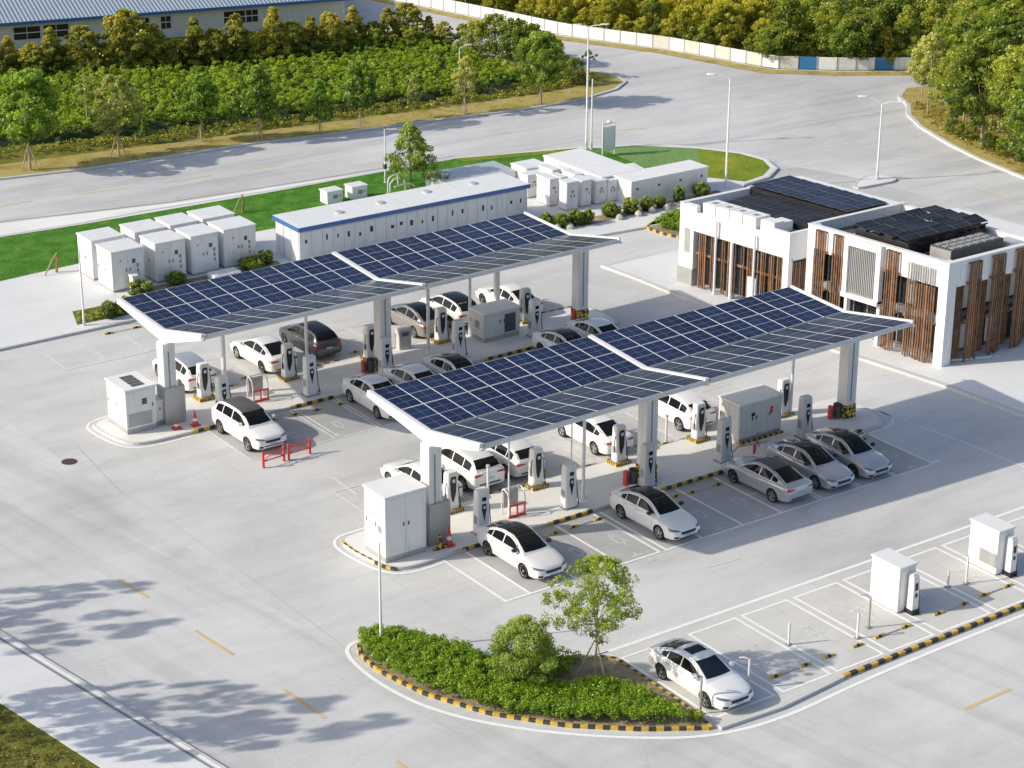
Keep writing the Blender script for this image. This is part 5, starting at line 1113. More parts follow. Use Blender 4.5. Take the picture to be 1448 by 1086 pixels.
        for sx in (-1, 1):
            wr = M['wr']; q = MB(); pr = [(wr-.10,-.095),(wr-.012,-.095),(wr,-.07),(wr,.07),(wr-.012,.095),(wr-.085,.095),(wr-.10,.06)]
            q.loft([[(p_[0], v, p_[2]) for p_ in MB().ring((0,0,0), rr, 28, 1)] for rr, v in pr], caps=False); 
            wo = q.obj('wheel', 'black_rubber', r, smooth=40, fix=True); wo.location = (sx*M['wx'], s*(cr(M['X'],M['W'],sx*M['wx'])-.105), wr); wo.rotation_euler.z = 0 if s > 0 else PI
            q = MB(); q.cur = 1; q.add(MB().ring((0,.02,0), wr-.085, 24, 1), [tuple(range(24))]); q.cur = 0
            n_sp = 5
            for k in range(n_sp):
                t = 2*PI*k/n_sp+.3
                for dt in (-.16,.16):
                    a1 = Vector((math.cos(t+dt*.3),0,math.sin(t+dt*.3))); a2 = Vector((math.cos(t+dt*1.5),0,math.sin(t+dt*1.5))); pe = Vector((-math.sin(t),0,math.cos(t)))
                    i0, i1 = a1*.05, a2*(wr-.09)
                    q.add([tuple(i0-pe*.024+Vector((0,.085,0))),tuple(i0+pe*.024+Vector((0,.085,0))),tuple(i1+pe*.02+Vector((0,.07,0))),tuple(i1-pe*.02+Vector((0,.07,0)))],[(0,1,2,3),(3,2,1,0)])
            o1 = MB().ring((0,.085,0), wr-.075, 24, 1); o2 = MB().ring((0,.07,0), wr-.105, 24, 1); q.loft([o1,o2], caps=False)
            o3 = MB().ring((0,.092,0), .05, 12, 1); q.add(o3, [tuple(range(12))]); 
            q.obj('rim', ['rim','black'], wo)
    fr = lambda p: (4.0, p[0], p[1]); rrr = lambda p: (-4.0, p[0], p[1]); dz = M['head'][0]-.555
    decal('grille', 'black', fr, (-1,0,0), [[(lerp(-.40,.40,i/8)*(1-.12*(j==0)), lerp(.455+dz,.565+dz,j/2)) for j in range(3)] for i in range(9)], off=.009)
    decal('air_intake', 'black', fr, (-1,0,0), [[(lerp(-.5,.5,i/8)*(1 if j else .9), lerp(.275+dz,.325+dz,j/1)) for j in range(2)] for i in range(9)], off=.008)
    p = decal('number_plate', 'plate_blue', fr, (-1,0,0), [[(lerp(-.19,.19,i/3), lerp(.365+dz,.445+dz,j/1)) for j in range(2)] for i in range(4)], off=.022)
    p = decal('number_plate', 'plate_blue', rrr, (1,0,0), [[(lerp(-.19,.19,i/3), lerp(.58+dz,.66+dz,j/1)) for j in range(2)] for i in range(4)], off=.014)
    decal('rear_diffuser', 'dark_grey', rrr, (1,0,0), [[(lerp(-.55,.55,i/8), lerp(.34+dz,.42+dz,j/1)) for j in range(2)] for i in range(9)], off=.006)
    q = MB(); 
    for x in (-M['wx'], M['wx']): q.tube([(x,-.6,M['wr']),(x,.6,M['wr'])],.04,6)
    q.obj('axle','black',r)
    return r
# ---- layout: y centre, nose direction (-1 towards the road side, +1 away)
CARS = [ # x, y, nose, model, paint, roof, label
 (5.20,-4.75,-1,'saloon','paint_pearl','paint_black','white car with a black roof, leftmost in the front bays of the near canopy'),
 (11.98,-5.05,-1,'saloon','paint_white','paint_black','white saloon with a black glass roof just above the staked tree'),
 (18.42,-4.95,1,'saloon','paint_silver','dark_grey','silver saloon parked nose in, red tail lights towards the aisle'),
 (20.98,-5.0,-1,'saloon','paint_silver','paint_black','silver saloon with a black roof, middle of the three parked together'),
 (23.25,-5.05,-1,'saloon','paint_silver','paint_black','pale silver saloon with a black roof, rightmost in the front bays of the near canopy'),
 (4.52,-16.98,-1,'saloon','paint_white','paint_white','white saloon with a dark sunroof, alone in the lower bays'),
 (5.65,3.55,1,'saloon','paint_white','paint_white','white car mostly hidden behind the left end column of the near canopy'),
 (8.05,3.75,1,'suv','paint_white','paint_pearl','white tall hatchback with red tail lights beneath the left tip of the near canopy'),
 (10.35,3.75,1,'hatch','paint_pearl','paint_pearl','white hatchback right of the tall one, beneath the front edge of the near canopy'),
 (15.25,3.62,1,'saloon','paint_white','paint_white','white saloon reversed to the rear side of the near island, under the middle beam'),
 (20.25,3.60,1,'hatch','paint_white','paint_white','white hatchback left of the big grey cabinet of the near canopy'),
 (2.35,13.05,-1,'suv','paint_white','dark_grey','white tall car with a dark roof behind the low red barriers'),
 (9.35,12.95,-1,'saloon','paint_white','paint_white','white car with its rear half showing past the left tip of the near canopy'),
 (11.75,13.0,-1,'saloon','paint_white','paint_white','white saloon just behind the back edge of the near canopy, left of the black-roofed one'),
 (14.1,13.05,-1,'saloon','paint_white','paint_black','black-roofed white car half hidden by the back edge of the near canopy, left half'),
 (20.85,12.95,-1,'saloon','paint_white','paint_black','black-roofed white car in front of the far island, left of the rightmost saloon'),
 (23.2,13.2,-1,'saloon','paint_white','paint_white','white saloon below the right end column of the far canopy'),
 (3.22,21.25,1,'hatch','paint_pearl','paint_silver','white hatchback with a dark window, leftmost under the far canopy'),
 (7.75,21.35,1,'saloon','paint_pearl','paint_pearl','white saloon beside the dark grey car under the far canopy'),
 (10.65,21.65,1,'suv','paint_grey','paint_black','dark grey tall car with a black roof under the far canopy'),
 (16.85,21.25,1,'saloon','paint_bronze','paint_black','bronze grey saloon under the right half of the far canopy'),
 (19.25,21.35,1,'hatch','paint_pearl','paint_black','pale hatchback with a black roof beside the bronze saloon'),
 (22.75,20.95,1,'saloon','paint_white','paint_white','rearmost white saloon, beneath the right half of the far canopy'),
]
protos = {}
for (x, y, nd, model, pt, rf, lab) in CARS:
    grp = 'cars in the charging bays'
    if model not in protos:
        c = make_car(model, pt, rf); protos[model] = (c, treeof(c), pt)
        c.location = (x,y,.01); c.rotation_euler.z = nd*PI/2+random.uniform(-.015,.015); c['label'] = lab; c['group'] = grp
    else:
        c0, tr, _ = protos[model]
        mp_ = {'body': pt, 'roof_panel': rf, 'mirror': 'black' if rf == 'paint_black' else pt}
        if 'sunroof' in lab or x == 4.52: mp_.update(windscreen='car_glass_blue')
        c = clone(c0, tr, (x,y,.01), nd*PI/2+random.uniform(-.02,.02), lab, grp, swap=mp_)
    if 'dark grey tall' in lab: c.scale = (.92,.94,.93)
    if 'sunroof' in lab:
        mb = MB(); mb.bbox(-.62,-.12,-.36,.36,1.392,1.415,.008); mb.obj('sunroof','car_glass',c)
# ================================================================== FOLIAGE
def leaves(centres, radii, per, size, seed, flat=.75, tone=None, droop=0., outward=.6, squash=.8):
    """leaf-sized quads clustered round clump centres; tone attribute gives light and dark clumps"""
    g = np.random.default_rng(seed); V = []; T = []; nC = len(centres); C = np.array(centres, float); mid = C.mean(0)
    for k in range(nC):
        n = per if np.isscalar(per) else per[k]; r = radii[k] if not np.isscalar(radii) else radii
        d = g.normal(size=(n,3)); d /= np.linalg.norm(d,axis=1)[:,None]+1e-9; rad = r*g.uniform(.35,1.05,(n,1))**.6
        p = C[k]+d*rad*np.array([1,1,squash])
        nrm = d*outward+g.normal(size=(n,3))*.55+np.array([0,0,.35]); nrm /= np.linalg.norm(nrm,axis=1)[:,None]
        a = np.cross(nrm, g.normal(size=(n,3))); a /= np.linalg.norm(a,axis=1)[:,None]+1e-9; b = np.cross(nrm, a)
        s = size*g.uniform(.65,1.35,(n,1))
        V.append(np.stack([p-a*s*.5, p+b*s*.34, p+a*s*.55, p-b*s*.34], axis=1))
        base = (tone[k] if tone is not None else g.uniform(.25,.75))
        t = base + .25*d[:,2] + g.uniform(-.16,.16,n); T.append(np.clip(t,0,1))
    return np.concatenate(V), np.concatenate(T)
def leaf_mesh(name, V, T, mat):
    n = len(V); me = bpy.data.meshes.new(name); me.vertices.add(4*n); me.vertices.foreach_set('co', V.reshape(-1).astype(np.float32))
    me.loops.add(4*n); me.loops.foreach_set('vertex_index', np.arange(4*n, dtype=np.int32)); me.polygons.add(n)
    me.polygons.foreach_set('loop_start', np.arange(0,4*n,4,dtype=np.int32)); me.polygons.foreach_set('loop_total', np.full(n,4,np.int32)) if False else None
    at_ = me.attributes.new('tone','FLOAT','FACE'); me.update(calc_edges=True); me.validate(); at_ = me.attributes['tone']; at_.data.foreach_set('value', T.astype(np.float32)); me.materials.append(MATS[mat]); return me
def tree_meshes(seed, H, R, shape='round', trunk_h=.3, clumps=46, per=60, leaf=.2, mat='leaf_green', bark='bark', tr=.09, clump_r=.22, limbs=7, stems=1):
    g = np.random.default_rng(seed); rr = random.Random(seed); cz0 = H*trunk_h; ch = H-cz0; C = []; Rr = []; tn = []
    for i in range(clumps):
        t = g.uniform(.02,1)**(.85 if shape != 'cone' else 1.15)
        if shape == 'round': w_ = math.sin(PI*min(.97,max(.06,t*.86+.10)))**.6
        elif shape == 'cone': w_ = (1-t)**.75*1.05+.06
        elif shape == 'column': w_ = .55+.45*math.sin(PI*t)
        elif shape == 'open': w_ = (math.sin(PI*min(.98,t*.8+.2)))**.5
        else: w_ = .4+.6*t*(1.6-t)
        a = g.uniform(0,2*PI); q = g.uniform(.25,1)**.55; lob = 1+.18*math.sin(2*a+seed)+.12*math.sin(3*a+seed*2)
        x, y = R*w_*q*lob*math.cos(a), R*w_*q*lob*math.sin(a); z = cz0+ch*(.06+.86*t)
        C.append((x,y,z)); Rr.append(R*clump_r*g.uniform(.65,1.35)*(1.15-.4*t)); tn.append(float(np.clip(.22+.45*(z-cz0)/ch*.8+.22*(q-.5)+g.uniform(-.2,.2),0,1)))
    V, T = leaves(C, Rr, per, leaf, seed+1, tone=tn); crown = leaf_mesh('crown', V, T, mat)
    mb = MB()
    for s in range(stems):
        ox = 0 if stems == 1 else rr.uniform(-.2,.2); pts = [(ox*.3,0,-.05),(ox+rr.uniform(-.04,.04)*H*.2,rr.uniform(-.03,.03)*H*.2,cz0),(ox*1.5+rr.uniform(-.05,.05)*H*.3,rr.uniform(-.05,.05)*H*.3,cz0+ch*.45),(ox*2,0,H*.9)]
        mb.tube(smooth3(pts,1), tr, 7, tr*.15)
    for i in range(limbs):
        c = C[rr.randrange(len(C))]; z0 = cz0*.95+rr.random()*ch*.4; m_ = Vector((c[0]*.45,c[1]*.45,lerp(z0,c[2],.55)))
        mb.tube([(0,0,z0),m_,c], tr*.38, 5, tr*.08)
    trunk = mb.mesh('trunk', bark, 50)
    return crown, trunk
def put_tree(kindm, name, label, x, y, z=0, s=1., rz=None, group=None, stakes=False, cat='tree', sz=None, mat=None, sr=.42, sh=1.2):
    cr_, tk = kindm; o = empty(name, label, cat, (x,y,z), random.uniform(0,6.28) if rz is None else rz, group); o.scale = (s,s,(sz or s))
    a = bpy.data.objects.new('crown', cr_); COL.objects.link(a); a.parent = o
    if mat: a.material_slots[0].link = 'OBJECT'; a.material_slots[0].material = MATS[mat]
    b = bpy.data.objects.new('trunk', tk); COL.objects.link(b); b.parent = o
    if stakes:
        for k in range(3):
            t = 2*PI*k/3+.4; q = MB(); q.tube([(sr*math.cos(t),sr*math.sin(t),-.02),(.05*math.cos(t),.05*math.sin(t),sh)],.028*(1+(sh>1.5)*.3),6); q.obj('stake','stake',o)
    return o
K = {}
K['shade'] = tree_meshes(10, 4.6, 1.3, 'open', .38, 48, 75, .12, 'leaf_street', 'bark_pale', .04, .17)
K['street1'] = tree_meshes(11, 5.2, 1.5, 'round', .28, 110, 120, .16, 'leaf_street', 'bark_pale', .07)
K['street2'] = tree_meshes(12, 4.6, 1.3, 'cone', .26, 95, 105, .15, 'leaf_street', 'bark_pale', .06)
K['pale'] = tree_meshes(13, 4.6, 1.2, 'open', .28, 75, 85, .13, 'leaf_pale', 'bark_pale', .06)
K['big'] = tree_meshes(14, 6.0, 1.9, 'round', .24, 120, 130, .16, 'leaf_green', 'bark_pale', .10)
K['row1'] = tree_meshes(15, 5.0, 1.5, 'round', .15, 90, 85, .17, 'leaf_row', 'bark', .08)
K['row2'] = tree_meshes(16, 5.4, 1.25, 'cone', .14, 90, 80, .17, 'leaf_row', 'bark', .08)
K['wood1'] = tree_meshes(17, 4.2, 1.9, 'round', .12, 90, 80, .17, 'leaf_yellow', 'bark', .09, .22)
K['wood2'] = tree_meshes(18, 5.0, 2.0, 'round', .12, 95, 85, .17, 'leaf_wood', 'bark', .10, .26)
K['wood3'] = tree_meshes(19, 5.6, 1.6, 'cone', .14, 85, 80, .17, 'leaf_wood', 'bark', .10, .26)
K['deep1'] = tree_meshes(20, 6.2, 1.9, 'column', .18, 120, 110, .14, 'leaf_deep', 'bark_pale', .10, .19)
K['deep2'] = tree_meshes(21, 5.6, 2.0, 'round', .18, 120, 110, .14, 'leaf_wood', 'bark_pale', .10, .19)
K['willow'] = tree_meshes(22, 4.4, 1.8, 'round', .06, 80, 75, .17, 'leaf_wood', 'bark', .08, .25)
# ---------------- street trees by the field, each at its own place
ST = [(43,242,95,'street1',1.0,'broad street tree on stakes nearest the left edge'),(168,222,106,'pale',1.0,'pale street tree on stakes right of the bare pole'),(285,202,104,'street1',.8,'dark green street tree third along the kerb'),(367,200,93,'street2',.9,'slim street tree with a leaning stake fourth along the kerb'),(452,192,112,'street2',.75,'small street tree fifth along the kerb'),(510,183,86,'street1',.8,'round bright street tree above the lone tree by the shed'),(657,163,80,'pale',.75,'thin sparse street tree beside the field lamp'),(765,150,42,'big',.85,'large street tree on stakes at the road bend'),(205,205,165,'street2',.5,'young small tree in the weeds between the second and third street trees'),(585,170,108,'pale',.55,'thin young tree near the kerb, above the lone tree')]
def hof(u, v, vt):
    x, y = at(u, v); d0 = math.hypot(x-CAMP.x, y-CAMP.y); dd = _f + _r*((u-724)/FPX) - _u*((vt-543)/FPX); return CAMP.z+dd.z*d0/math.hypot(dd.x, dd.y)
for (u,v,vt,k,wf,l) in ST:
    x,y = at(u,v); h = hof(u,v,vt); H0 = {'street1':5.2,'street2':4.6,'pale':4.6,'big':6.0}[k]; s = h/H0
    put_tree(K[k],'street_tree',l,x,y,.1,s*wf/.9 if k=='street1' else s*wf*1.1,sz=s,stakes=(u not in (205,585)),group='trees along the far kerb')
x,y = at(124,188); o = empty('bare_tree','tall thin tree with bare trunk and sparse twigs in the field',  'tree',(x,y,.1)); MB().tube([(0,0,0),(.05,0,2),(-.05,0,3.6),(0,0,4.6)],.07,8,.03).obj('trunk','bark_pale',o)
V,T = leaves([(0.25,0,2.9),(-.3,.2,3.2),(.1,-.2,3.7),(-.2,0,2.4),(.35,.1,3.5)],.42,40,.13,5); a = bpy.data.objects.new('crown',leaf_mesh('crown',V,T,'leaf_pale')); COL.objects.link(a); a.parent = o
# lone tree by the shed, near tree on stakes, round bush
kt = tree_meshes(31, 4.5, 1.85, 'cone', .20, 100, 95, .13, 'leaf_bush', 'bark', .07, .17); x,y = at(581,268,.12)
put_tree(kt,'tree','lone dark conical tree on the turf behind the long shed',x,y,.12,1.05,.5,sz=1.0)
kt = tree_meshes(32, 5.3, 1.75, 'open', .36, 170, 100, .075, 'leaf_lime', 'bark_pale', .06, .145, 22); x,y = at(841,968)
to = put_tree(kt,'tree','slender bright green tree on wooden stakes in the hedge bed',x,y,.1,.86,2.2,stakes=True,sz=1.0,sr=.95,sh=1.75)
kt = tree_meshes(33, 2.75, 1.35, 'round', .10, 170, 130, .07, 'leaf_bush', 'bark', .07, .20, 8); x,y = at(742,972)
put_tree(kt,'round_shrub','large round olive green shrub left of the staked tree',x,y,.1,1.0,1.0,cat='shrub')
# ---------------- row of trees between field and warehouse
TR = [(-25,118,48),(15,116,50),(48,118,62),(75,114,38),(118,112,36),(150,112,60),(182,110,14),(222,108,32),(252,108,55),(278,106,24),(306,104,40),(335,100,18),(362,98,45),(388,95,8),(415,92,30),(440,88,22),(468,84,18),(500,80,8),(528,77,30),(548,74,10),(575,72,4),(606,72,22),(628,76,32)]
for i,(u,v,vt) in enumerate(TR):
    x,y = at(u,v); h = hof(u,v,vt)*1.02; k = ('row1','row2')[i%2]; s = h/(5.0 if k=='row1' else 5.4)
    nm_ = ('bushy','slim conical')[i%2]
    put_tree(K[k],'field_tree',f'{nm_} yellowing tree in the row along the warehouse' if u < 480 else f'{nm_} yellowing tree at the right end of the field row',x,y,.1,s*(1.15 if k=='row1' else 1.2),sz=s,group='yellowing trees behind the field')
for i in range(24):
    u = -30+i*28; x,y = at(u, 122-u*.075+random.uniform(-3,3)); put_tree(K['willow'],'field_bush','low dark bush at the back edge of the field',x,y,.1,random.uniform(.42,.55),group='low bushes at the back of the field',cat='bush')
for u,v,s,l in ((700,85,.85,'big rounded willow bush behind the field, left one'),(728,92,.85,'big rounded willow bush behind the field, middle one'),(672,84,.7,'smaller willow bush left of the rounded ones'),(752,96,.8,'rounded willow bush behind the large street tree'),(785,112,.72,'dark bush right of the large street tree'),(812,122,.5,'low dark bush near the tip of the verge'),(655,72,.5,'dark bush beside the back road')):
    x,y = at(u,v); put_tree(K['willow'],'willow_bush',l,x,y,.1,s,cat='bush')
x,y = at(833,112); kt = tree_meshes(41,3.0,.7,'open',.5,14,45,.14,'leaf_deep','bark',.04); put_tree(kt,'small_tree','small dark tree standing at the back road beside the tall mast',x,y,.1,.75)
# ---------------- wood behind the white wall
import itertools
def inside_wood(x, y):
    ys = [p[1] for p in fp][::-1]; xs = [p[0] for p in fp][::-1]
    xf = float(np.interp(y, ys, xs)) if y > 44.6 else 88
    return x > xf+1.7
placed = []; rw = random.Random(5); cand = []
for i in range(6000):
    x, y = rw.uniform(56,118), rw.uniform(36,122)
    if not inside_wood(x, y): continue
    if (x-84.2)*0.5+(y-46.6) < -1: continue
    d = Vector((x,y,0))-CAMP; px = 724+FPX*d.dot(_r)/d.dot(_f); py = 543-FPX*d.dot(_u)/d.dot(_f)
    if py < -60 or px < 500 or px > 1560 or py > 180: continue
    if all((x-a)**2+(y-b)**2 > 2.45**2 for a,b,_,_ in placed): placed.append((x,y,px,py))
for x,y,px,py in placed:
    yel = px < 1085 and rw.random() < (.92 if px > 780 else .6)
    if px < 780 and rw.random() < .3: yel = False
    if yel: k, nm, lb = 'wood1', 'yellow_tree', 'golden yellow tree in the wood behind the white wall'
    else: k = rw.choice(('wood2','wood3')); nm, lb = 'wood_tree', ('green tree in the wood behind the white wall, left half' if px < 1050 else 'green tree in the wood behind the wall, right half')
    s = rw.uniform(.72,1.0)*(1.0 if px < 1050 else 1.12)
    if k == 'wood1' and py > 70: s *= .75
    put_tree(K[k],nm,lb,x,y,.03,s,group='trees of the wood behind the white wall')
for u,v,vt,k,l in ((1191,96,30,'street1','bright green tree in front of the white wall by the blue panels'),(1250,95,35,'row2','yellowish slim tree in front of the blue wall panels'),(1100,92,30,'wood2','large green tree behind the wall left of the blue panel')):
    x,y = at(u,v); h = hof(u,v,vt); s = h/{'street1':5.2,'row2':5.4,'wood2':5.0}[k]; put_tree(K[k],'wall_tree',l,x,y,.05,s*1.2,sz=s)
# ---------------- trees on the right verge
RT = [(1311,163,45,'pale',.9,'pale feathery tree nearest the kerb on the right verge'),(1302,152,50,'pale',.6,'slim pale tree behind the feathery one on the right verge'),(1344,185,70,'deep2',.8,'low green tree beside the feathery pale tree'),(1362,175,60,'deep1',.9,'dark upright tree behind the kerb on the right'),(1388,205,50,'deep2',1.0,'big leaning green tree in the middle of the right verge'),(1412,190,20,'deep1',1.0,'tall dark tree behind the leaning one'),(1436,222,60,'deep2',.9,'green tree at the right edge of the picture'),(1384,150,10,'deep2',1.1,'broad tree top right, behind the leaning tree'),(1340,140,30,'deep1',.9,'dark tree behind the pale feathery tree'),(1430,160,0,'deep2',1.1,'broad tree in the upper right corner'),(1462,250,90,'deep1',.9,'green tree cut off by the right edge'),(1478,200,30,'deep2',1.1,'broad tree beyond the right edge'),(1410,128,-20,'deep1',1.1,'tall tree at the top right'),(1360,118,0,'deep2',1.0,'green tree above the pale feathery tree'),(1450,120,-30,'wood2',1.1,'highest tree of the upper right corner')]
for (u,v,vt,k,wf,l) in RT:
    x,y = at(u,v); h = hof(u,v,vt); s = h/{'pale':4.6,'deep1':6.2,'deep2':5.6,'wood2':5.0}[k]; put_tree(K[k],'verge_tree',l,x,y,.12,s*wf*1.05,sz=s,group='trees on the right verge')
for u,v,s in ((1345,192,.3),(1358,198,.25),(1395,215,.3),(1420,224,.35),(1372,200,.3),(1440,232,.3),(1405,215,.25)):
    x,y = at(u,v); put_tree(K['willow'],'verge_bush','low bush at the foot of the right verge trees',x,y,.12,s,group='low bushes under the right verge trees',cat='bush')
# ---------------- trees outside the picture on the left, whose shadows fall on the near road
for i,(sx,sy,h,k,wf) in enumerate(((-14.0,4.3,11,'shade',.66),(-14.9,1.4,12,'shade',.66),(-12.9,-7.6,12,'shade',.6),(-11.6,-10.2,12.5,'shade',.62),(-14.6,-5.0,11.5,'shade',.5))):
    hc = h*.66; L = hc/math.tan(SUN_EL); x = sx-L*math.cos(SUN_AZ); y = sy-L*math.sin(SUN_AZ); s = h/(5.2 if k=='street1' else 4.6)
    put_tree(K[k],'roadside_tree','tall roadside tree beyond the left edge whose shadow falls on the near road',x,y,.1,s*.75*wf,sz=s,group='trees beyond the left edge')
# ---------------- clipped bushes
def ball(seed, R, H, leaf=.09, n=2600, mat='leaf_topiary', cube=False):
    g = np.random.default_rng(seed); C = []; tn = []
    for i in range(70):
        d = g.normal(size=3); d /= np.linalg.norm(d); 
        if cube: d = np.sign(d)*np.abs(d)**.55
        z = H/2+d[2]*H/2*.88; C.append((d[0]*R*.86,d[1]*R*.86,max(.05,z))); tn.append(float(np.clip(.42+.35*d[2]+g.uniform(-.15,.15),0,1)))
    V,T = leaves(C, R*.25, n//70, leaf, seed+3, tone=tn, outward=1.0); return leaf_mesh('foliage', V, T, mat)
BL = [ball(51,.55,1.0), ball(52,.6,.95), ball(53,.5,1.05,cube=True)]
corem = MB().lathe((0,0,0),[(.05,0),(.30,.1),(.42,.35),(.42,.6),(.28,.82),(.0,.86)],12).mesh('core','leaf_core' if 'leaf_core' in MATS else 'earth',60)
def bush(u, v, s, label, sz=None, i=0, xy=None):
    x, y = xy or at(u, v, .12); o = empty('clipped_bush', label, 'bush', (x,y,.12), random.uniform(0,6), 'clipped bushes in the container yard'); o.scale = (s,s,sz or s)
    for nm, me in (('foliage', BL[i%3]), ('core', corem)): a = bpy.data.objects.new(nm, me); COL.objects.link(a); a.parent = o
for i,(u,v,s,sz,l) in enumerate(((154,449,.95,.95,'round clipped bush beside the slim pole, left of its neighbour'),(178,440,.85,.9,'round clipped bush tucked under the left tip of the far canopy'),(199,418,1.25,.8,'wide low bush at the foot of the front left containers'),(249,402,1.05,.75,'low bush at the foot of the third front container'),(356,380,1.3,.75,'wide low bush right of the rightmost front container'),(375,372,.9,.7,'small bush beside the wide low one near the shed'),(410,362,.7,.5,'small bush at the left corner of the shed'),
    (526,345,.8,.6,'tuft at the foot of the shed, left of the far canopy ridge strip'),(605,331,.7,.55,'tuft at the foot of the shed near its middle'),(772,320,.95,.85,'round bush at the right tip of the far canopy'),(795,321,.8,.95,'second round bush in the hedge row by the far canopy tip'),(814,318,.85,.9,'third bush of the hedge row, next to the dark square one'),(831,316,.75,.95,'dark square bush at the end of the close hedge row'),
    (864,306,1.0,.95,'ball bush first right of the gap in the hedge row'),(891,301,.95,.9,'ball bush below the corner of the white container'),(914,297,.85,.9,'ball bush right of the container corner'),(933,293,.62,.85,'slim dark bush between two ball bushes'),(960,285,.72,.95,'upright oval bush left of the squarish bush'),(991,277,1.0,.9,'squarish bright bush beside the tall lamp post'))): bush(u, v, s, l, sz, i)
# ---------------- ground cover and hedges (nobody could count the leaves)
def cover(name, label, poly, n, leafsz, z0, hfun, mat, seed, cat='shrubbery', clump=.16, per=26):
    g = np.random.default_rng(seed); P = np.array(poly); mn, mx = P.min(0), P.max(0); C = []; R_ = []; tn = []
    def inp(x, y):
        c = False; j = len(poly)-1
        for i in range(len(poly)):
            if (poly[i][1] > y) != (poly[j][1] > y) and x < (poly[j][0]-poly[i][0])*(y-poly[i][1])/(poly[j][1]-poly[i][1])+poly[i][0]: c = not c
            j = i
        return c
    while len(C) < n:
        x, y = g.uniform(mn[0],mx[0]), g.uniform(mn[1],mx[1])
        if inp(x, y):
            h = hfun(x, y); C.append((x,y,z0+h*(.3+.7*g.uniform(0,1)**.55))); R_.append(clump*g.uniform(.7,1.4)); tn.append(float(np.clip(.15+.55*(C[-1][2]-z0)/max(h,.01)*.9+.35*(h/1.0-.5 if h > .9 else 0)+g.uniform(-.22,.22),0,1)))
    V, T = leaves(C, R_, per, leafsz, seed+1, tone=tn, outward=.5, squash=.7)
    o = bpy.data.objects.new(name, leaf_mesh(name, V, T, mat)); COL.objects.link(o); o['kind'] = 'stuff'; tag(o, label, cat); return o
nz = lambda x, y, f: .5+.25*(math.sin(x*f+1.3*math.sin(y*f*.7))+math.sin(y*f*1.3+1.7*math.sin(x*f*.6)))
fieldp = [(12.8,67.2),(22.5,64.4),(34,62.6),(44,61.2),(51,60.6),(53.5,62.5),(53.6,67),(54.2,73),(53.0,78),(45,78.5),(36,79.5),(27,81),(16,84),(4,86),(0,74)]
def fh(x, y): return 1.15+.5*nz(x,y,1.55)+.35*nz(x+7,y,.6)
def field_shrubs():
    g = np.random.default_rng(61); C = []; R_ = []; tn = []
    for i in range(60):
        for j in range(26):
            px_, py_ = 0+i*.95+(j%2)*.45+g.uniform(-.28,.28), 60.5+j*.95+g.uniform(-.28,.28)
            if not inpoly(px_, py_, fieldp): continue
            h = g.uniform(1.15,1.5)*(.92+.16*nz(px_,py_,.5)); R0 = g.uniform(.50,.70); tt = g.uniform(-.12,.12)
            for k in range(13):
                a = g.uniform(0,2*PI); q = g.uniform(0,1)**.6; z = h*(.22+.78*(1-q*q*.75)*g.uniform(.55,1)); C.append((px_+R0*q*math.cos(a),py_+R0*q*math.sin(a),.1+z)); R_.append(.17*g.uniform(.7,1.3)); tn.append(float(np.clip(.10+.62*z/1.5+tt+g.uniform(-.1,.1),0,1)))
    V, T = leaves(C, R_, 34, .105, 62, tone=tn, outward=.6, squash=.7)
    o = bpy.data.objects.new('field_shrubs', leaf_mesh('field_shrubs', V, T, 'leaf_field')); COL.objects.link(o); o['kind'] = 'stuff'; tag(o, 'dense head-high field of bright green shrubs behind the street trees', 'field')
# dark soil of the shrub field under the leaves
gx0, gy0 = 0, 60; mb = MB(); NX, NY = 76, 36
idx = {}
def inpoly(x, y, poly):
    c = False; j = len(poly)-1
    for i in range(len(poly)):
        if (poly[i][1] > y) != (poly[j][1] > y) and x < (poly[j][0]-poly[i][0])*(y-poly[i][1])/(poly[j][1]-poly[i][1])+poly[i][0]: c = not c
        j = i
    return c
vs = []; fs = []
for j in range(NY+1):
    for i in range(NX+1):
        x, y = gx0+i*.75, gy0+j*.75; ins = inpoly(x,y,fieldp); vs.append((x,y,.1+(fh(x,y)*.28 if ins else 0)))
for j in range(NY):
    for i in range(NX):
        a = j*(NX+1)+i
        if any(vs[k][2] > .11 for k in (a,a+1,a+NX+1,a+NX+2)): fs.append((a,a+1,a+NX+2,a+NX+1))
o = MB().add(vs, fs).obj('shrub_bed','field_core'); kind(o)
cover('verge_weeds','patchy low weeds between the shrub field and the kerb',[(8,64.8),(22,61.8),(34,60.2),(44,59.0),(54,58.4),(57,59.6),(54,61),(44,61.0),(34,62.4),(22,64.2),(9,67)],900,.12,.1,lambda x,y: .45*nz(x,y,1.1)+.05,'leaf_row',63,'weeds',.2,18)
cover('verge_weeds','weeds at the tip of the verge by the road bend',[(54,59.5),(58.5,59),(59.2,61),(57,64),(54.4,64)],220,.12,.1,lambda x,y: .4*nz(x,y,1.3)+.05,'leaf_row',64,'weeds',.2,16)
field_shrubs()
for i in range(34):
    t = i/33; a = resample(fp, .5); p_ = a[int(t*(len(a)-1)*.80)]; q_ = a[min(len(a)-1,int(t*(len(a)-1)*.80)+2)]; d_ = (Vector(q_)-Vector(p_)).normalized(); nn_ = Vector((-d_.y,d_.x))*random.uniform(1.2,2.0)
    put_tree(K['willow'],'wall_bush','low yellow-green bush growing close behind the white wall',p_[0]+nn_.x,p_[1]+nn_.y,.03,random.uniform(.34,.5),group='low bushes behind the white wall',cat='bush',mat=random.choice(('leaf_yellow','leaf_yellow','leaf_wood')))
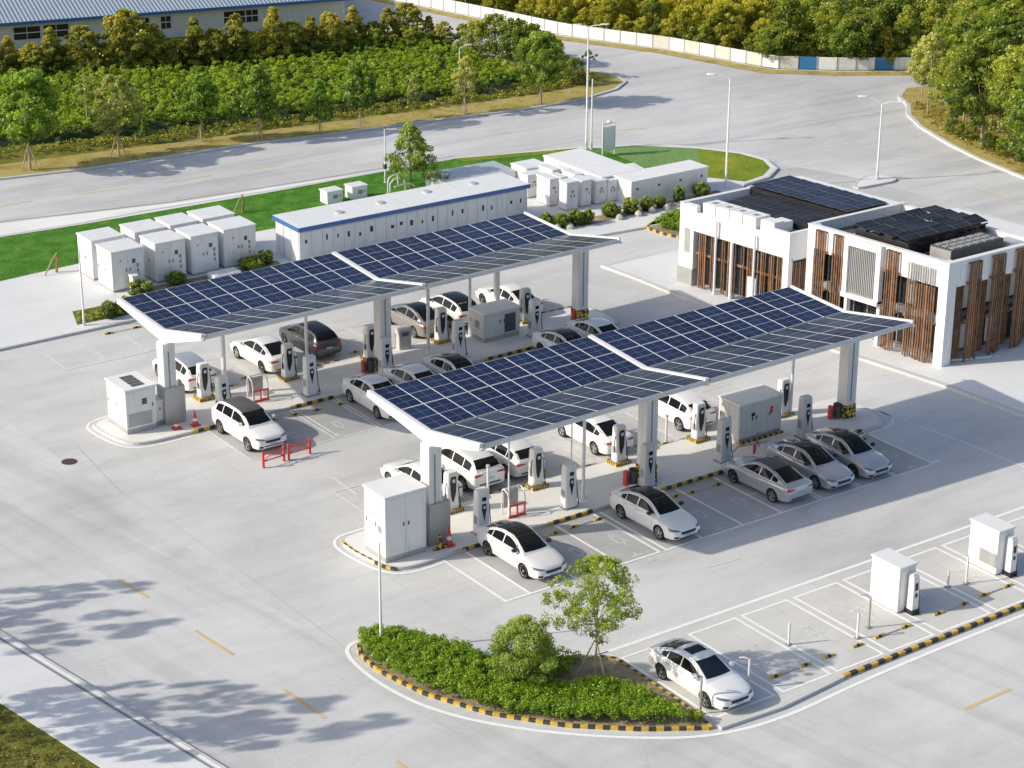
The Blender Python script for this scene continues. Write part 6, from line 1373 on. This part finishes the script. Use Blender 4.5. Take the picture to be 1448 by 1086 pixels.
# planter bed in front
PB = [(-4.15,-7.1),(-4.5,-7.8),(-4.6,-9.2),(-4.15,-11.6),(-3.0,-14.2),(-1.2,-16.5),(.8,-18.2),(2.9,-19.55),(3.15,-17.5),(3.2,-13.6),(2.6,-12.9),(1.7,-12.3),(.2,-11.7),(-1.2,-9.9),(-2.6,-7.6),(-3.3,-6.95)]
kind(MB().prism(PB,-.01,.10).obj('planting_bed','soil'))
hz(PB[2:8]+[], 'black and yellow kerb round the outer curve of the hedge bed', wd=.12, z1=.13, step=.27)
hazard_kerb('hazard_kerb','black and yellow kerb between the hedge bed and the lower white saloon',[(2.9,-19.55),(3.15,-17.5),(3.22,-13.6),(2.7,-12.95)],wd=.11,z1=.13,step=.22)
hazard_kerb('hazard_kerb','yellow kerb round the left tip of the hedge bed',[(-4.6,-9.2),(-4.5,-7.8),(-4.15,-7.1),(-3.6,-6.95)],wd=.11,z1=.14,step=.26)
mb = MB(); wall_along(mb,[(-3.6,-6.95),(-3.3,-6.95),(-2.6,-7.6),(-1.2,-9.9),(.2,-11.7),(1.7,-12.3),(2.6,-12.9)],.12,0,.13); kind(mb.obj('bed_kerb','kerb'))
hh = lambda x, y: .42+.22*nz(x,y,3.1)
cover('hedge','low clipped bright green hedge filling the left part of the bed',[(-4.1,-7.15),(-4.5,-8.0),(-4.55,-9.2),(-4.15,-11.5),(-3.15,-13.8),(-2.4,-12.9),(-1.4,-11.2),(-1.3,-10.2),(-2.7,-7.8),(-3.4,-7.1)],1100,.07,.1,lambda x,y:.60+.05*nz(x,y,4),'leaf_hedge',71,'hedge',.15,48)
cover('shrub_mass','loose green shrubs along the front curve of the bed',[(-3.15,-13.6),(-2.4,-12.6),(-1.0,-13.2),(.2,-14.6),(1.5,-15.1),(2.1,-16.0),(2.3,-17.4),(2.3,-18.9),(.85,-18.0),(-1.05,-16.4),(-2.5,-14.8)],1150,.07,.1,hh,'leaf_hedge',72,'shrubbery',.18,44)
cover('shrub_mass','dark shrubs round the foot of the staked tree',[(-1.4,-10.6),(-2.3,-12.5),(-1.0,-13.4),(.6,-14.0),(1.2,-13.4),(2.0,-13.0),(1.6,-12.4),(.2,-11.9)],260,.085,.1,lambda x,y:.30+.3*nz(x,y,3),'leaf_hedge',73,'shrubbery',.18,40)
cover('shrub_mass','small shrubs at the corner of the bed by the lower saloon',[(2.5,-19.0),(2.85,-19.2),(2.9,-18.7),(2.6,-18.6)],18,.075,.1,lambda x,y:.3,'leaf_topiary',74,'shrubbery',.12,30)
# little island beside the office and planting at its corner
ib = smooth_poly([at(912,322),at(935,311),at(964,304),at(966,338),at(945,334),at(925,328)],1)
kind(MB().prism(ib,-.01,.12).obj('planting_bed','soil')); hazard_kerb('hazard_kerb','yellow kerb of the small bed left of the office building',ib,wd=.1,z1=.15,step=.3,closed=True)
cover('shrub_mass','low green shrubs in the small bed left of the office building',[at(925,320),at(945,310),at(964,306),at(964,334),at(940,330)],120,.10,.12,lambda x,y:.35+.2*nz(x,y,3),'leaf_hedge',75,'shrubbery',.18,34)
cover('shrub_mass','sprawling low plants round the clipped bushes by the slim pole',[(2.4,31.6),(5.4,31.5),(6.3,33.2),(3.0,33.4)],40,.09,.12,lambda x,y:.15,'leaf_topiary',76,'shrubbery',.15,26)
cover('grass_tufts','rough grass tufts in the near left corner',[(-18.6,3),(-16.35,-10),(-15.7,-14),(-22,-14),(-24,3)],1500,.07,.1,lambda x,y:.06+.08*nz(x,y,2),'leaf_olive',77,'grass',.13,16)
cover('verge_grass','yellowing grass and weeds on the right verge',[(73.5,41.5),(71.2,38.0),(69.6,35),(68.2,31),(66.2,23),(69,22),(74,36)],500,.12,.12,lambda x,y:.12*nz(x,y,1.4)+.02,'leaf_olive',78,'grass',.22,12)
# stones beside bushes
for i,(u,v) in enumerate(((788,325),(806,323),(876,310),(903,305),(922,300),(943,296))):
    x,y = at(u,v,.12); o = MB().lathe((0,0,0),[(.22,0),(.26,.12),(.18,.26),(.05,.34)],7).obj('garden_stone','stone',loc=(x,y,.12),rz=i); tag(o,'pale garden stone between the clipped bushes','stone','pale stones in the hedge row')
# dead trunks on the turf
x,y = at(75,385,.12)
for (u,v,l) in ((80,385,'thin dead stump with a bent twig on the turf at the left edge'),(343,300,'leaning bare trunk propped by a stick on the turf')):
    x,y = at(u,v,.12); o = empty('dead_trunk',l,'tree trunk',(x,y,.12)); MB().tube([(0,0,0),(.1,0,.7),(.05,.1,1.1)],.08,7,.04).obj('trunk','rust',o); MB().tube([(-.8,-.2,0),(-.2,0,.8),(.1,0,1.15)],.045,6,.03).obj('prop','stake',o)
